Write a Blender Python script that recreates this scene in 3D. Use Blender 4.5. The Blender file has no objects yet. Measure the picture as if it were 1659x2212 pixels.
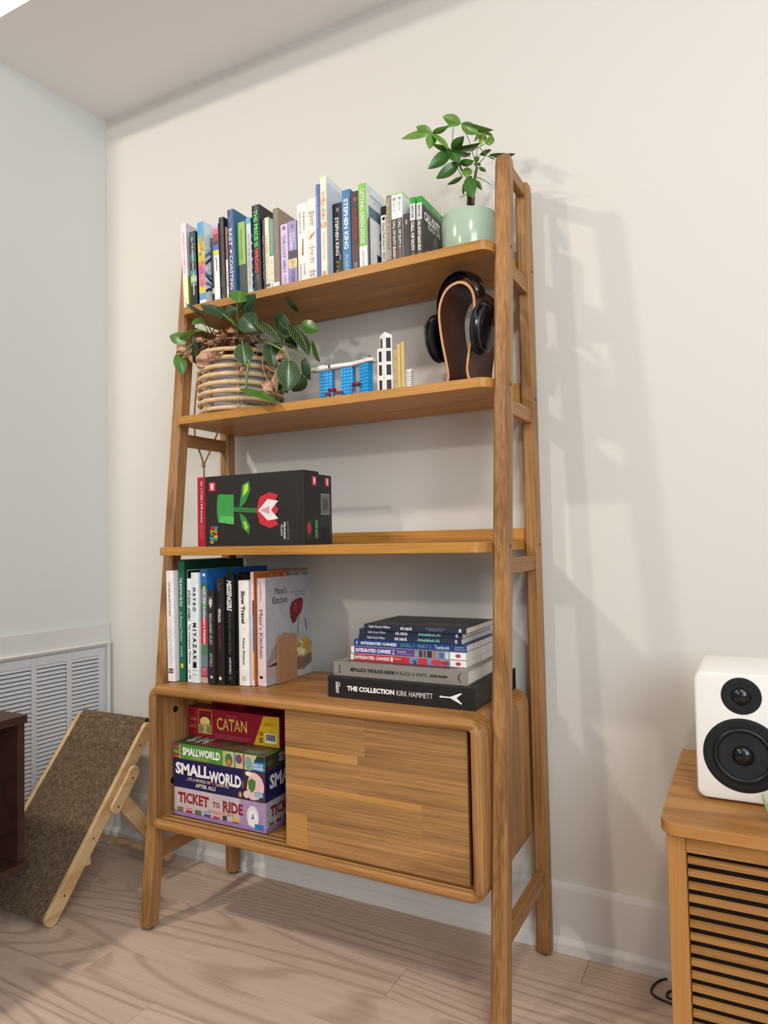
import bpy, bmesh, math, random
from mathutils import Vector, Matrix

random.seed(7)
SC = bpy.context.scene
COL = SC.collection
PI = math.pi

# ------------------------------------------------------------------ camera
cam_d = bpy.data.cameras.new('camera')
cam = bpy.data.objects.new('camera', cam_d)
COL.objects.link(cam)
R_ = Vector((0.88546511, 0.46428116, -0.01986325))
U_ = Vector((0.03558705, -0.02512852, 0.99905061))
F_ = Vector((-0.46334124, 0.88533133, 0.03877282))
cam.matrix_world = Matrix(((R_.x, U_.x, -F_.x, 1.4250), (R_.y, U_.y, -F_.y, -1.7491),
                           (R_.z, U_.z, -F_.z, 1.0107), (0, 0, 0, 1)))
cam_d.sensor_fit = 'VERTICAL'
cam_d.sensor_height = 36.0
cam_d.lens = 36.0 * 1509.1 / 2212.0
cam_d.clip_start = 0.05
SC.camera = cam

# ------------------------------------------------------------------ light
SC.view_settings.view_transform = 'Standard'
SC.view_settings.look = 'None'
SC.view_settings.gamma = 1.0
SC.view_settings.use_curve_mapping = False
SC.view_settings.exposure = 0.0

world = bpy.data.worlds.new('world')
SC.world = world
world.use_nodes = True
bg = world.node_tree.nodes['Background']
bg.inputs['Color'].default_value = (0.83, 0.87, 0.93, 1)
bg.inputs['Strength'].default_value = 0.25

def area(name, loc, target, size, power, col, size_y=None):
    d = bpy.data.lights.new(name, 'AREA')
    d.energy = power
    d.color = col
    if size_y:
        d.shape = 'RECTANGLE'; d.size = size; d.size_y = size_y
    else:
        d.shape = 'DISK'; d.size = size
    o = bpy.data.objects.new(name, d)
    COL.objects.link(o)
    o.location = loc
    o.rotation_euler = (Vector(target) - Vector(loc)).to_track_quat('-Z', 'Y').to_euler()
    return o

# two recessed ceiling lamps in the taller part of the room and a window behind the camera
area('ceiling_lamp_near', (-0.81, -1.94, 2.80), (-0.2, -1.0, 0), 0.15, 28, (1.0, 0.91, 0.80))
area('added_fill_light', (1.75, -1.95, 2.82), (1.6, -1.2, 0), 0.24, 15, (1.0, 0.93, 0.84))  # added fill light: lifts the right wall and floor, softens the near lamp's shadows
area('ceiling_lamp_far', (-0.9, -5.0, 2.80), (0.2, 0, 0.8), 0.22, 42, (1.0, 0.92, 0.83))
area('window_daylight', (3.0, -3.0, 1.95), (-0.3, -0.5, 1.7), 1.5, 72, (0.86, 0.94, 1.0), 2.0)

# ------------------------------------------------------------------ helpers
def lin(c):
    return c / 12.92 if c <= 0.04045 else ((c + 0.055) / 1.055) ** 2.4
def hx(h):
    if not isinstance(h, str):
        return tuple(h) + ((1,) if len(h) == 3 else ())
    h = h.lstrip('#')
    if len(h) == 3: h = ''.join(c * 2 for c in h)
    return tuple(lin(int(h[i:i + 2], 16) / 255) for i in (0, 2, 4)) + (1,)

_mc = {}
def mat(col, rough=0.5, spec=0.4, metal=0.0, grain=0.06, coat=0.0, trans=0.0):
    key = (str(col), rough, spec, metal, grain, coat, trans)
    if key in _mc: return _mc[key]
    m = bpy.data.materials.new('surface'); m.use_nodes = True
    nt = m.node_tree; b = nt.nodes['Principled BSDF']
    b.inputs['Roughness'].default_value = rough
    b.inputs['Specular IOR Level'].default_value = spec
    b.inputs['Metallic'].default_value = metal
    b.inputs['Coat Weight'].default_value = coat
    b.inputs['Transmission Weight'].default_value = trans
    c = hx(col)
    tc = nt.nodes.new('ShaderNodeTexCoord')
    n = nt.nodes.new('ShaderNodeTexNoise'); n.inputs['Scale'].default_value = 55; n.inputs['Detail'].default_value = 4
    nt.links.new(tc.outputs['Object'], n.inputs['Vector'])
    r = nt.nodes.new('ShaderNodeValToRGB')
    r.color_ramp.elements[0].position = 0.3; r.color_ramp.elements[1].position = 0.7
    r.color_ramp.elements[0].color = tuple(x * (1 - grain) for x in c[:3]) + (1,)
    r.color_ramp.elements[1].color = tuple(min(1, x * (1 + grain)) for x in c[:3]) + (1,)
    nt.links.new(n.outputs['Fac'], r.inputs['Fac'])
    nt.links.new(r.outputs['Color'], b.inputs['Base Color'])
    _mc[key] = m
    return m

def N(nt, kind, **kw):
    n = nt.nodes.new(kind)
    for k, v in kw.items():
        if k.startswith('i_'): n.inputs[k[2:].replace('_', ' ')].default_value = v
        else: setattr(n, k, v)
    return n

def wood(c_light, c_dark, axis='x', ring=9, ring_amt=0.5, streak=0.6, rough=0.5, var=0.12, size=1.0, spec=0.35, dens=1.0, thin=0.1):
    """long-grained timber: contour figure from a stretched noise field plus fine fibre streaks"""
    m = bpy.data.materials.new('timber'); m.use_nodes = True
    nt = m.node_tree; L = nt.links.new; b = nt.nodes['Principled BSDF']
    tc = N(nt, 'ShaderNodeTexCoord'); oi = N(nt, 'ShaderNodeObjectInfo')
    off = N(nt, 'ShaderNodeVectorMath', operation='SCALE'); off.inputs[0].default_value = (7.3, 11.7, 5.1)
    L(oi.outputs['Random'], off.inputs['Scale'])
    add = N(nt, 'ShaderNodeVectorMath', operation='ADD')
    L(tc.outputs['Object'], add.inputs[0]); L(off.outputs[0], add.inputs[1])
    s = {'x': (0.10, 1, 1), 'y': (1, 0.10, 1), 'z': (1, 1, 0.10)}[axis]
    s2 = {'x': (0.018, 1, 1), 'y': (1, 0.018, 1), 'z': (1, 1, 0.018)}[axis]
    mp = N(nt, 'ShaderNodeMapping'); mp.inputs['Scale'].default_value = s
    mp2 = N(nt, 'ShaderNodeMapping'); mp2.inputs['Scale'].default_value = s2
    L(add.outputs[0], mp.inputs['Vector']); L(add.outputs[0], mp2.inputs['Vector'])
    field = N(nt, 'ShaderNodeTexNoise', i_Scale=7.0 * size, i_Detail=1.5, i_Roughness=0.4)
    L(mp.outputs[0], field.inputs['Vector'])
    mul = N(nt, 'ShaderNodeMath', operation='MULTIPLY'); mul.inputs[1].default_value = ring * 6.283
    L(field.outputs['Fac'], mul.inputs[0])
    sn = N(nt, 'ShaderNodeMath', operation='SINE'); L(mul.outputs[0], sn.inputs[0])
    rr = N(nt, 'ShaderNodeMapRange'); rr.inputs['From Min'].default_value = thin; rr.inputs['From Max'].default_value = 1.0
    rr.inputs['To Max'].default_value = ring_amt
    L(sn.outputs[0], rr.inputs['Value'])
    fine = N(nt, 'ShaderNodeTexNoise', i_Scale=260.0 * dens, i_Detail=3.0, i_Roughness=0.6)
    L(mp2.outputs[0], fine.inputs['Vector'])
    fr = N(nt, 'ShaderNodeMapRange'); fr.inputs['From Min'].default_value = 0.25; fr.inputs['From Max'].default_value = 0.72
    fr.inputs['To Max'].default_value = streak
    L(fine.outputs['Fac'], fr.inputs['Value'])
    sm = N(nt, 'ShaderNodeMath', operation='ADD', use_clamp=True)
    L(rr.outputs[0], sm.inputs[0]); L(fr.outputs[0], sm.inputs[1])
    mix = N(nt, 'ShaderNodeMix', data_type='RGBA')
    mix.inputs[6].default_value = hx(c_light); mix.inputs[7].default_value = hx(c_dark)
    L(sm.outputs[0], mix.inputs[0])
    hs = N(nt, 'ShaderNodeHueSaturation')
    vr = N(nt, 'ShaderNodeMapRange'); vr.inputs['To Min'].default_value = 1 - var; vr.inputs['To Max'].default_value = 1 + var
    L(oi.outputs['Random'], vr.inputs['Value']); L(vr.outputs[0], hs.inputs['Value'])
    L(mix.outputs[2], hs.inputs['Color']); L(hs.outputs[0], b.inputs['Base Color'])
    b.inputs['Roughness'].default_value = rough
    b.inputs['Specular IOR Level'].default_value = spec
    bp = N(nt, 'ShaderNodeBump'); bp.inputs['Strength'].default_value = 0.12; bp.inputs['Distance'].default_value = 0.001
    bp.invert = True
    L(sm.outputs[0], bp.inputs['Height']); L(bp.outputs[0], b.inputs['Normal'])
    return m

def paint(col, rough=0.6, bump=0.05, scale=180, var=0.015):
    m = bpy.data.materials.new('paint'); m.use_nodes = True
    nt = m.node_tree; L = nt.links.new; b = nt.nodes['Principled BSDF']
    tc = N(nt, 'ShaderNodeTexCoord')
    n = N(nt, 'ShaderNodeTexNoise', i_Scale=float(scale), i_Detail=3.0)
    n2 = N(nt, 'ShaderNodeTexNoise', i_Scale=1.3, i_Detail=2.0)
    L(tc.outputs['Object'], n.inputs['Vector']); L(tc.outputs['Object'], n2.inputs['Vector'])
    r = N(nt, 'ShaderNodeValToRGB'); c = hx(col)
    r.color_ramp.elements[0].color = tuple(x * (1 - var) for x in c[:3]) + (1,)
    r.color_ramp.elements[1].color = tuple(x * (1 + var) for x in c[:3]) + (1,)
    L(n2.outputs['Fac'], r.inputs['Fac']); L(r.outputs[0], b.inputs['Base Color'])
    bp = N(nt, 'ShaderNodeBump'); bp.inputs['Strength'].default_value = bump; bp.inputs['Distance'].default_value = 0.002
    L(n.outputs['Fac'], bp.inputs['Height']); L(bp.outputs[0], b.inputs['Normal'])
    b.inputs['Roughness'].default_value = rough
    b.inputs['Specular IOR Level'].default_value = 0.35
    return m

class MB:
    def __init__(s): s.v = []; s.f = []; s.mi = []; s.uv = None
    def add(s, vs, fs, mi=0):
        o = len(s.v); s.v += [tuple(v) for v in vs]
        for f in fs: s.f.append([i + o for i in f]); s.mi.append(mi)
        return s
    def box(s, x0, x1, y0, y1, z0, z1, mi=0):
        return s.add([(x0, y0, z0), (x1, y0, z0), (x1, y1, z0), (x0, y1, z0), (x0, y0, z1), (x1, y0, z1), (x1, y1, z1), (x0, y1, z1)],
                     [(0, 3, 2, 1), (4, 5, 6, 7), (0, 1, 5, 4), (1, 2, 6, 5), (2, 3, 7, 6), (3, 0, 4, 7)], mi)
    def loft(s, rings, mi=0, caps=True, closed=True):
        n = len(rings[0]); vs = [p for r in rings for p in r]; fs = []
        for k in range(len(rings) - 1):
            for i in range(n if closed else n - 1):
                j = (i + 1) % n
                fs.append((k * n + i, k * n + j, (k + 1) * n + j, (k + 1) * n + i))
        if caps:
            fs.append(tuple(range(n))[::-1]); fs.append(tuple(range((len(rings) - 1) * n, len(rings) * n)))
        return s.add(vs, fs, mi)
    def prism(s, pts, a0, a1, ax='z', mi=0):
        """extrude a 2-D outline along an axis; outline given in the two other axes (x,y), (x,z) or (y,z)"""
        def P(p, a): return {'z': (p[0], p[1], a), 'y': (p[0], a, p[1]), 'x': (a, p[0], p[1])}[ax]
        return s.loft([[P(p, a0) for p in pts], [P(p, a1) for p in pts]], mi)
    def cyl(s, p0, p1, r0, r1=None, n=16, mi=0):
        return s.tube([p0, p1], [r0, r0 if r1 is None else r1], n, mi)
    def tube(s, pts, r, n=8, mi=0, closed=False):
        pts = [Vector(p) for p in pts]; K = len(pts)
        if not isinstance(r, (list, tuple)): r = [r] * K
        rings = []; up = None
        for i, p in enumerate(pts):
            a = pts[(i - 1) % K] if (i or closed) else p; b = pts[(i + 1) % K] if (i < K - 1 or closed) else p
            t = (b - a).normalized()
            if up is None:
                up = Vector((0, 0, 1)) if abs(t.z) < 0.9 else Vector((1, 0, 0))
            x = t.cross(up)
            if x.length < 1e-6: x = t.orthogonal()
            x.normalize(); y = x.cross(t).normalized(); up = y
            rings.append([p + (x * math.cos(q) + y * math.sin(q)) * r[i] for q in [2 * PI * k / n for k in range(n)]])
        if closed: rings.append(rings[0])
        return s.loft(rings, mi, caps=not closed)
    def lathe(s, prof, n=32, c=(0, 0), mi=0, caps=True):
        return s.loft([[(c[0] + r * math.cos(2 * PI * k / n), c[1] + r * math.sin(2 * PI * k / n), z) for k in range(n)] for r, z in prof], mi, caps)
    def build(s, name, mats, parent=None, smooth=False, bevel=0, seg=2, loc=None, xf=None):
        me = bpy.data.meshes.new(name)
        vs = s.v if xf is None else [tuple(xf @ Vector(v)) for v in s.v]
        me.from_pydata(vs, [], s.f)
        bm = bmesh.new(); bm.from_mesh(me); bmesh.ops.recalc_face_normals(bm, faces=bm.faces[:]); bm.to_mesh(me); bm.free()
        for m in (mats if isinstance(mats, (list, tuple)) else [mats]): me.materials.append(m)
        for p, i in zip(me.polygons, s.mi): p.material_index = i; p.use_smooth = bool(smooth)
        o = bpy.data.objects.new(name, me); COL.objects.link(o)
        if parent is not None: o.parent = parent
        if loc is not None: o.location = loc
        if bevel:
            md = o.modifiers.new('edge', 'BEVEL'); md.width = bevel; md.segments = seg; md.limit_method = 'ANGLE'; md.angle_limit = math.radians(35)
            if smooth is None or smooth is False:
                for p in me.polygons: p.use_smooth = True
                md.harden_normals = True
        if smooth == 'auto':
            for p in me.polygons: p.use_smooth = True
            try: me.set_sharp_from_angle(angle=math.radians(40))
            except Exception: pass
        return o

def thing(name, label, cat, loc=(0, 0, 0), rot=(0, 0, 0), group=None):
    o = bpy.data.objects.new(name, None); COL.objects.link(o)
    o.empty_display_size = 0.05
    o.location = loc; o.rotation_euler = rot; o['label'] = label; o['category'] = cat
    if group: o['group'] = group
    return o
def struct(o): o['kind'] = 'structure'; return o

# flat print: a frame is (origin, u, v); outlines and words are laid on it a hair proud of the surface
def FR(o, u, v): return (Vector(o), Vector(u).normalized(), Vector(v).normalized())
def art(parent, name, fr, shapes, rough=0.45):
    O, U, V = fr; W = U.cross(V); mb = MB(); mats = []
    for k, (pts, col) in enumerate(shapes):
        m = mat(col, rough) if not hasattr(col, 'node_tree') else col
        if m not in mats: mats.append(m)
        mb.add([O + U * p[0] + V * p[1] + W * (0.0003 + 0.000025 * k) for p in pts], [tuple(range(len(pts)))], mats.index(m))
    me = bpy.data.meshes.new(name); me.from_pydata(mb.v, [], mb.f)
    for m in mats: me.materials.append(m)
    for p, i in zip(me.polygons, mb.mi): p.material_index = i
    o = bpy.data.objects.new(name, me); COL.objects.link(o); o.parent = parent
    return o
def rect(x0, x1, y0, y1): return [(x0, y0), (x1, y0), (x1, y1), (x0, y1)]
def oval(cx, cy, rx, ry, n=20, a=0): return [(cx + rx * math.cos(2 * PI * k / n + a), cy + ry * math.sin(2 * PI * k / n + a)) for k in range(n)]
_tc = {}
def text(parent, body, fr, box, col, weight=0.0, shear=0.0, lift=0.0012, name='lettering', space=1.0, rough=0.45, arc=0.0, serif=0.0):
    """words fitted into box = (centre u, centre v, width, height) of the frame"""
    cu, cv, w, h = box
    key = (body, weight, shear, space, serif)
    if key not in _tc:
        cd = bpy.data.curves.new('t', 'FONT'); cd.body = body; cd.offset = weight; cd.shear = shear
        cd.space_character = space; cd.resolution_u = 2; cd.space_line = 0.9; cd.align_x = 'CENTER'
        to = bpy.data.objects.new('t', cd)
        me = bpy.data.meshes.new_from_object(to)
        vv, ff = [tuple(v.co) for v in me.vertices], [tuple(p.vertices) for p in me.polygons]
        if serif:                                  # small feet on every straight stroke end
            use = {}
            for f in ff:
                for a, b in zip(f, f[1:] + f[:1]): use.setdefault((min(a, b), max(a, b)), []).append(f)
            for (a, b), fs_ in use.items():
                A, B = vv[a], vv[b]; ln = abs(A[0] - B[0])
                if len(fs_) == 1 and abs(A[1] - B[1]) < 1e-3 and 0.03 < ln < 0.24:
                    cy_ = sum(vv[i][1] for i in fs_[0]) / len(fs_[0]); d = 0.035 if cy_ > A[1] else -0.035
                    n0 = len(vv); xa, xb = min(A[0], B[0]) - serif, max(A[0], B[0]) + serif
                    vv += [(xa, A[1], 0), (xb, A[1], 0), (xb, A[1] + d, 0), (xa, A[1] + d, 0)]; ff.append((n0, n0 + 1, n0 + 2, n0 + 3))
        _tc[key] = (vv, ff)
        bpy.data.objects.remove(to); bpy.data.meshes.remove(me); bpy.data.curves.remove(cd)
    vs, fs = _tc[key]
    if not vs: return None
    x0 = min(v[0] for v in vs); x1 = max(v[0] for v in vs); y0 = min(v[1] for v in vs); y1 = max(v[1] for v in vs)
    O, U, V = fr; W = U.cross(V); out = []
    for v in vs:
        a = (v[0] - (x0 + x1) / 2) / max(1e-6, x1 - x0); b = (v[1] - (y0 + y1) / 2) / max(1e-6, y1 - y0)
        out.append(O + U * (cu + a * w) + V * (cv + b * h - arc * a * a * h) + W * lift)
    me = bpy.data.meshes.new(name); me.from_pydata([tuple(v) for v in out], [], fs)
    me.materials.append(mat(col, rough) if not hasattr(col, 'node_tree') else col)
    o = bpy.data.objects.new(name, me); COL.objects.link(o); o.parent = parent
    return o

# ------------------------------------------------------------------ materials
M_WALL = paint('#d9d5cd', 0.55)
M_WALL2 = paint('#dcdeda', 0.55)
M_CEIL = paint('#f3f0ef', 0.7)
M_TRIM = paint('#dcdad6', 0.35, 0.02)
M_OAK = wood('#cfb8a6', '#9b816d', 'x', ring=46, ring_amt=0.42, streak=0.30, rough=0.42, var=0.05, size=0.42, dens=0.45, thin=0.25)
M_ACX = wood('#ba864c', '#82562b', 'x', ring=5, ring_amt=0.35, streak=0.8, rough=0.42, var=0.05)
M_ACY = wood('#b0804d', '#7c522a', 'y', ring=5, ring_amt=0.3, streak=0.8, rough=0.45, var=0.05)
M_ACZ = wood('#bb8a57', '#7d562f', 'z', ring=6, ring_amt=0.4, streak=0.85, rough=0.42, var=0.08)
M_SHELF = wood('#c89046', '#966524', 'x', ring=4, ring_amt=0.25, streak=0.7, rough=0.4, var=0.04)
M_STAVE = wood('#b98a57', '#7f5933', 'x', ring=4, ring_amt=0.4, streak=0.85, rough=0.45, var=0.10)
M_STAVEL = wood('#c49150', '#9c6c36', 'x', ring=3, ring_amt=0.2, streak=0.6, rough=0.45, var=0.06)
M_ASH = wood('#b88448', '#8a5a28', 'x', ring=9, ring_amt=0.55, streak=0.45, rough=0.45, var=0.04)
M_ASHZ = wood('#b88247', '#8f5f2c', 'z', ring=6, ring_amt=0.4, streak=0.35, rough=0.45, var=0.04)
M_PINE = wood('#dcbb8b', '#b98c58', 'y', ring=7, ring_amt=0.45, streak=0.3, rough=0.5, var=0.04)
M_WALN = wood('#5a3022', '#3b1c12', 'z', ring=3, ring_amt=0.2, streak=0.8, rough=0.4, var=0.03)
M_PLY = wood('#dca873', '#a9713d', 'y', ring=3, ring_amt=0.2, streak=0.5, rough=0.5, var=0.02)
M_DARKW = wood('#4a2f25', '#2e1b15', 'y', ring=4, ring_amt=0.3, streak=0.7, rough=0.5, var=0.05)
M_BLACK = mat('#121214', 0.45, 0.5)
M_BLACKG = mat('#0c0c0e', 0.25, 0.5)
M_PAGE = mat('#ddd6c6', 0.8, 0.2)
M_PAGEW = mat('#e6e3dc', 0.7, 0.2)

# ------------------------------------------------------------------ the room
XW, HC, HT = -0.600, 2.551, 2.88
def lw(y): return XW + 0.0834 * y          # the left wall is a hair out of square
b = MB(); b.box(-0.75, 3.3, 0.0, 0.12, -0.02, 2.9); struct(b.build('wall_back', M_WALL))
b = MB(); b.prism([(lw(0), 0.0), (lw(-0.86), -0.86), (lw(-0.86) - 0.14, -0.86), (XW - 0.14, 0.0)], -0.02, 2.9); struct(b.build('wall_left', M_WALL2))
b = MB(); b.box(-0.9, 3.3, -0.503, 0.0, HC, HC + 0.34); struct(b.build('ceiling', M_CEIL))
b = MB(); b.box(-3.2, 3.3, -6.0, -0.503, HT, HT + 0.1); struct(b.build('ceiling_upper', M_CEIL))
b = MB(); b.box(-3.2, 3.3, -6.0, 0.12, -0.06, -0.012); fl = struct(b.build('floor', mat('#5c4c40', 0.7)))
# oak boards, laid lengthwise along the wall; the joints in view stand where the photograph has them
joints = {1: 0.3315, 2: 0.672, 3: -0.45, 4: 1.30, 5: 0.222, 0: 1.05}
for k in range(0, 26):
    y1 = -0.0005 - 0.119 * k if k else 0.0; y0 = -0.119 * (k + 1)
    j = joints.get(k, random.uniform(-0.6, 1.0)); x = j - 1.32 * 3
    while x < 3.2:
        xa, xb = max(x, -2.6), min(x + 1.32, 3.2)
        if xb > xa + 0.02:
            m = MB(); hx_, hy_ = (xb - xa) / 2 - 0.0004, (y1 - y0) / 2 - 0.0002
            m.box(-hx_, hx_, -hy_, hy_, -0.012, 0.0)
            m.build('plank', M_OAK, fl, bevel=0.0004, seg=1, loc=((xa + xb) / 2, (y0 + y1) / 2, 0))
        x += 1.32
# baseboards
def baseboard(name, run, x0, x1):
    m = MB(); prof = [(0, 0), (-0.024, 0), (-0.024, 0.022), (-0.015, 0.032), (-0.012, 0.034), (-0.012, 0.148), (-0.009, 0.157), (0, 0.160)]
    m.prism(prof, x0, x1, 'x'); return struct(m.build(name, M_TRIM))
baseboard('baseboard_back', 'x', XW, 3.3)
# tall board and moulding over the air grille on the left wall
ang = math.atan2(0.0834, 1.0)
def on_left(o): o.location = (XW, 0, 0); o.rotation_euler = (0, 0, -ang); return o
m = MB(); m.box(0, 0.010, -0.86, 0.0, 0.672, 0.7345); on_left(struct(m.build('trim_1', M_TRIM, bevel=0.002)))
m = MB(); m.prism([(0, 0.674), (0.018, 0.672), (0.022, 0.667), (0.016, 0.661), (0.012, 0.656), (0, 0.654)], -0.86, -0.004, 'y')
m.prism([(0, -0.004), (0.018, -0.006), (0.022, -0.011), (0.016, -0.017), (0.0, -0.019)], 0.0, 0.668, 'z')
on_left(struct(m.build('trim_2', M_TRIM, bevel=0.001)))
# air return grille
vg = thing('air_return_grille', 'white louvred metal air return grille low on the left wall', 'vent', (XW, 0, 0), (0, 0, -ang))
M_GR = mat('#d3d3d4', 0.4, 0.4, grain=0.01)
cols = [(-0.148, -0.046), (-0.2715, -0.1675), (-0.393, -0.2895), (-0.5145, -0.411), (-0.636, -0.5325), (-0.757, -0.654)]
zt, pit, ns = 0.6262, 0.01337, 31
m = MB(); zb = zt - pit * ns
ys = [-0.80] + [v for c in reversed(cols) for v in c] + [-0.020]
for i in range(0, len(ys), 2): m.box(0.003, 0.007, ys[i], ys[i + 1], 0.155, 0.654)
for c in cols: m.box(0.003, 0.007, c[0], c[1], zt, 0.654); m.box(0.003, 0.007, c[0], c[1], 0.155, zb)
m.build('frame', M_GR, vg, bevel=0.0008, seg=1)
m = MB(); m.box(0.0002, 0.0008, -0.79, -0.03, 0.16, 0.65); m.build('backing', mat('#2f3034', 0.8), vg)
sl = MB(); sl.add([(0.0075, 0, -0.0095), (0.0085, 0, -0.0085), (0.0022, 0, 0.0005), (0.0012, 0, -0.0005),
                   (0.0075, 0.1025, -0.0095), (0.0085, 0.1025, -0.0085), (0.0022, 0.1025, 0.0005), (0.0012, 0.1025, -0.0005)],
                  [(0, 1, 2, 3), (7, 6, 5, 4), (0, 4, 5, 1), (1, 5, 6, 2), (2, 6, 7, 3), (3, 7, 4, 0)])
s0 = sl.build('slat', M_GR, vg, loc=(0, cols[0][0], zt)); first = True
for c in cols:
    for k in range(ns):
        if first: first = False; continue
        s = s0.copy(); COL.objects.link(s); s.parent = vg; s.location = (0, c[0], zt - pit * k)

# ------------------------------------------------------------------ the bookcase
W = 0.93
bc = thing('ladder_bookcase', 'tall acacia wood ladder bookcase with three open shelves above a sliding-door cabinet', 'bookcase')
def lf(z): return -0.3987 + 0.1826 * z / 1.8988
def lbk(z): return -0.0175 - 0.0075 * z / 1.9
def leg(x0, x1, yf, depth, name='leg'):
    m = MB(); c = 0.0055; rings = []
    for z, k in [(0.006, 0.86), (0.014, 1), (1.872, 1), (1.888, 0.9), (1.896, 0.7), (1.899, 0.45)]:
        ya = yf(z); yb = ya + depth; cx = (x0 + x1) / 2; cy = (ya + yb) / 2; hx2 = (x1 - x0) / 2 * (1 if z < 1.88 else 0.5 + 0.5 * k); hy = depth / 2 * k
        if z > 1.88: cy = cy + 0.0
        rings.append([(cx + a, cy + b2, z) for a, b2 in [(-hx2, -hy + c * k), (-hx2 + c, -hy), (hx2 - c, -hy), (hx2, -hy + c * k), (hx2, hy - c * k), (hx2 - c, hy), (-hx2 + c, hy), (-hx2, hy - c * k)]])
    m.loft(rings); o = m.build(name, M_ACZ, bc, smooth='auto')
    g = MB(); z = 0.0; g.cyl(((x0 + x1) / 2, yf(0) + depth / 2, 0.0), ((x0 + x1) / 2, yf(0) + depth / 2, 0.009), 0.012, 0.0125, 16)
    g.build('glide', M_BLACK, o, smooth='auto')
    return o
legs = []
for x0, x1 in ((-0.034, -0.0005), (W + 0.0005, W + 0.034)):
    legs.append(leg(x0, x1, lf, 0.044))
    legs.append(leg(x0, x1, lambda z: lbk(z) - 0.040, 0.040))
    xa, xb = x0 + 0.007, x1 - 0.007
    for za, zb_ in ((1.858, 1.890), (1.612, 1.648), (1.289, 1.325), (0.928, 0.964), (0.166, 0.204)):
        m = MB(); zc = (za + zb_) / 2
        m.box(xa, xb, lf(zc) + 0.036, lbk(zc) - 0.034, za, zb_)
        m.build('rung', M_ACY, bc, bevel=0.003)
m = MB()
for z in (1.672, 1.350, 0.990):
    for x in (-0.034, W + 0.034):
        sg = -1 if x < 0 else 1
        for yc in (lf(z) + 0.022, lbk(z) - 0.02):
            m = MB(); m.cyl((x - sg * 0.002, yc, z), (x + sg * 0.0006, yc, z), 0.0042, n=14)
            m.cyl((x, yc, z), (x + sg * 0.0009, yc, z), 0.0022, n=8, mi=1)
            m.build('screw', [mat('#2a1a10', 0.5), mat('#777067', 0.3, metal=1)], bc)
def rshelf(x0, x1, yf, yb, z0, z1, r=0.03, mt=None, name='shelf'):
    pts = [(x1, yb), (x0, yb)]
    pts += [(x0 + r - r * math.cos(a), yf + r - r * math.sin(a)) for a in [PI / 2 * k / 6 for k in range(7)]]
    pts += [(x1 - r + r * math.sin(a), yf + r - r * math.cos(a)) for a in [PI / 2 * k / 6 for k in range(7)]]
    m = MB(); m.prism(pts, z0, z1); return m.build(name, mt or M_SHELF, bc, bevel=0.0015)
Z1, Z2, Z3 = 1.683, 1.365, 1.0003
for z, yf, t in ((Z1, -0.2663, 0.0225), (Z2, -0.2909, 0.0225), (Z3, -0.3641, 0.0225)):
    rshelf(0.0008, W - 0.0008, yf, -0.022, z - t, z)
    m = MB(); m.box(0.0008, W - 0.0008, -0.050, -0.030, z, z + 0.031); m.build('back_ledge', M_SHELF, bc, bevel=0.002)

# cabinet case: a rounded rectangular tube open at the front
def rr_pts(x0, x1, z0, z1, r, n=6):
    out = []
    for cx, cz, a0 in ((x1 - r, z1 - r, 0), (x0 + r, z1 - r, PI / 2), (x0 + r, z0 + r, PI), (x1 - r, z0 + r, 1.5 * PI)):
        out += [(cx + r * math.cos(a0 + PI / 2 * k / n), cz + r * math.sin(a0 + PI / 2 * k / n)) for k in range(n + 1)]
    return out
CX0, CX1, CZ0, CZ1 = 0.0006, W - 0.0003, 0.2665, 0.638
yf, yb = -0.3965, -0.062
outs, ins = [], []
def ring(x0, x1, z0, z1, r, y): return [(p[0], y, p[1]) for p in rr_pts(x0, x1, z0, z1, r)]
seq = []
for y, e in ((yb, 0), (yf + 0.012, 0), (yf + 0.006, 0.0012), (yf + 0.0025, 0.004), (yf, 0.010)):
    seq.append(ring(CX0 + e, CX1 - e, CZ0 + e, CZ1 - e, 0.036 - e, y))
ti = 0.027
for y, e in ((yf, 0.007), (yf + 0.002, 0.003), (yf + 0.006, 0.0), (yf + 0.012, 0.0), (yb, 0.0)):
    seq.append(ring(CX0 + ti - e, CX1 - ti + e, CZ0 + 0.024 - e, CZ1 - 0.024 + e, 0.006 + e, y))
m = MB(); m.loft(seq + [seq[0]], caps=False)
case = m.build('cabinet_case', [M_ACX, M_ACZ], bc, smooth='auto')
for q in case.data.polygons:
    if (q.center.x < CX0 + ti + 0.002 or q.center.x > CX1 - ti - 0.002) and CZ0 + 0.018 < q.center.z < CZ1 - 0.018: q.material_index = 1
m = MB(); m.box(CX0 + 0.02, CX1 - 0.02, yb - 0.006, yb + 0.002, CZ0 + 0.02, CZ1 - 0.02); m.build('back_panel', M_ACX, case)
# cable holes in the left side
for y, z in ((-0.333, 0.5616), (-0.345, 0.3756)):
    m = MB(); m.cyl((CX0 + ti - 0.004, y + 0.012, z), (CX0 + ti + 0.0006, y + 0.012, z), 0.0085, n=20); m.build('cable_hole', mat('#050403', 0.9), case)
# sliding tracks
for y in (-0.386, -0.366, -0.350):
    m = MB(); m.box(CX0 + ti, CX1 - ti, y - 0.0028, y + 0.0028, CZ0 + 0.0241, CZ0 + 0.0252); m.box(CX0 + ti, CX1 - ti, y + 0.0028, y + 0.0075, CZ0 + 0.0241, CZ0 + 0.0246, 1)
    m.build('track', [M_STAVEL, mat('#1c0f06', 0.9)], case)
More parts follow.
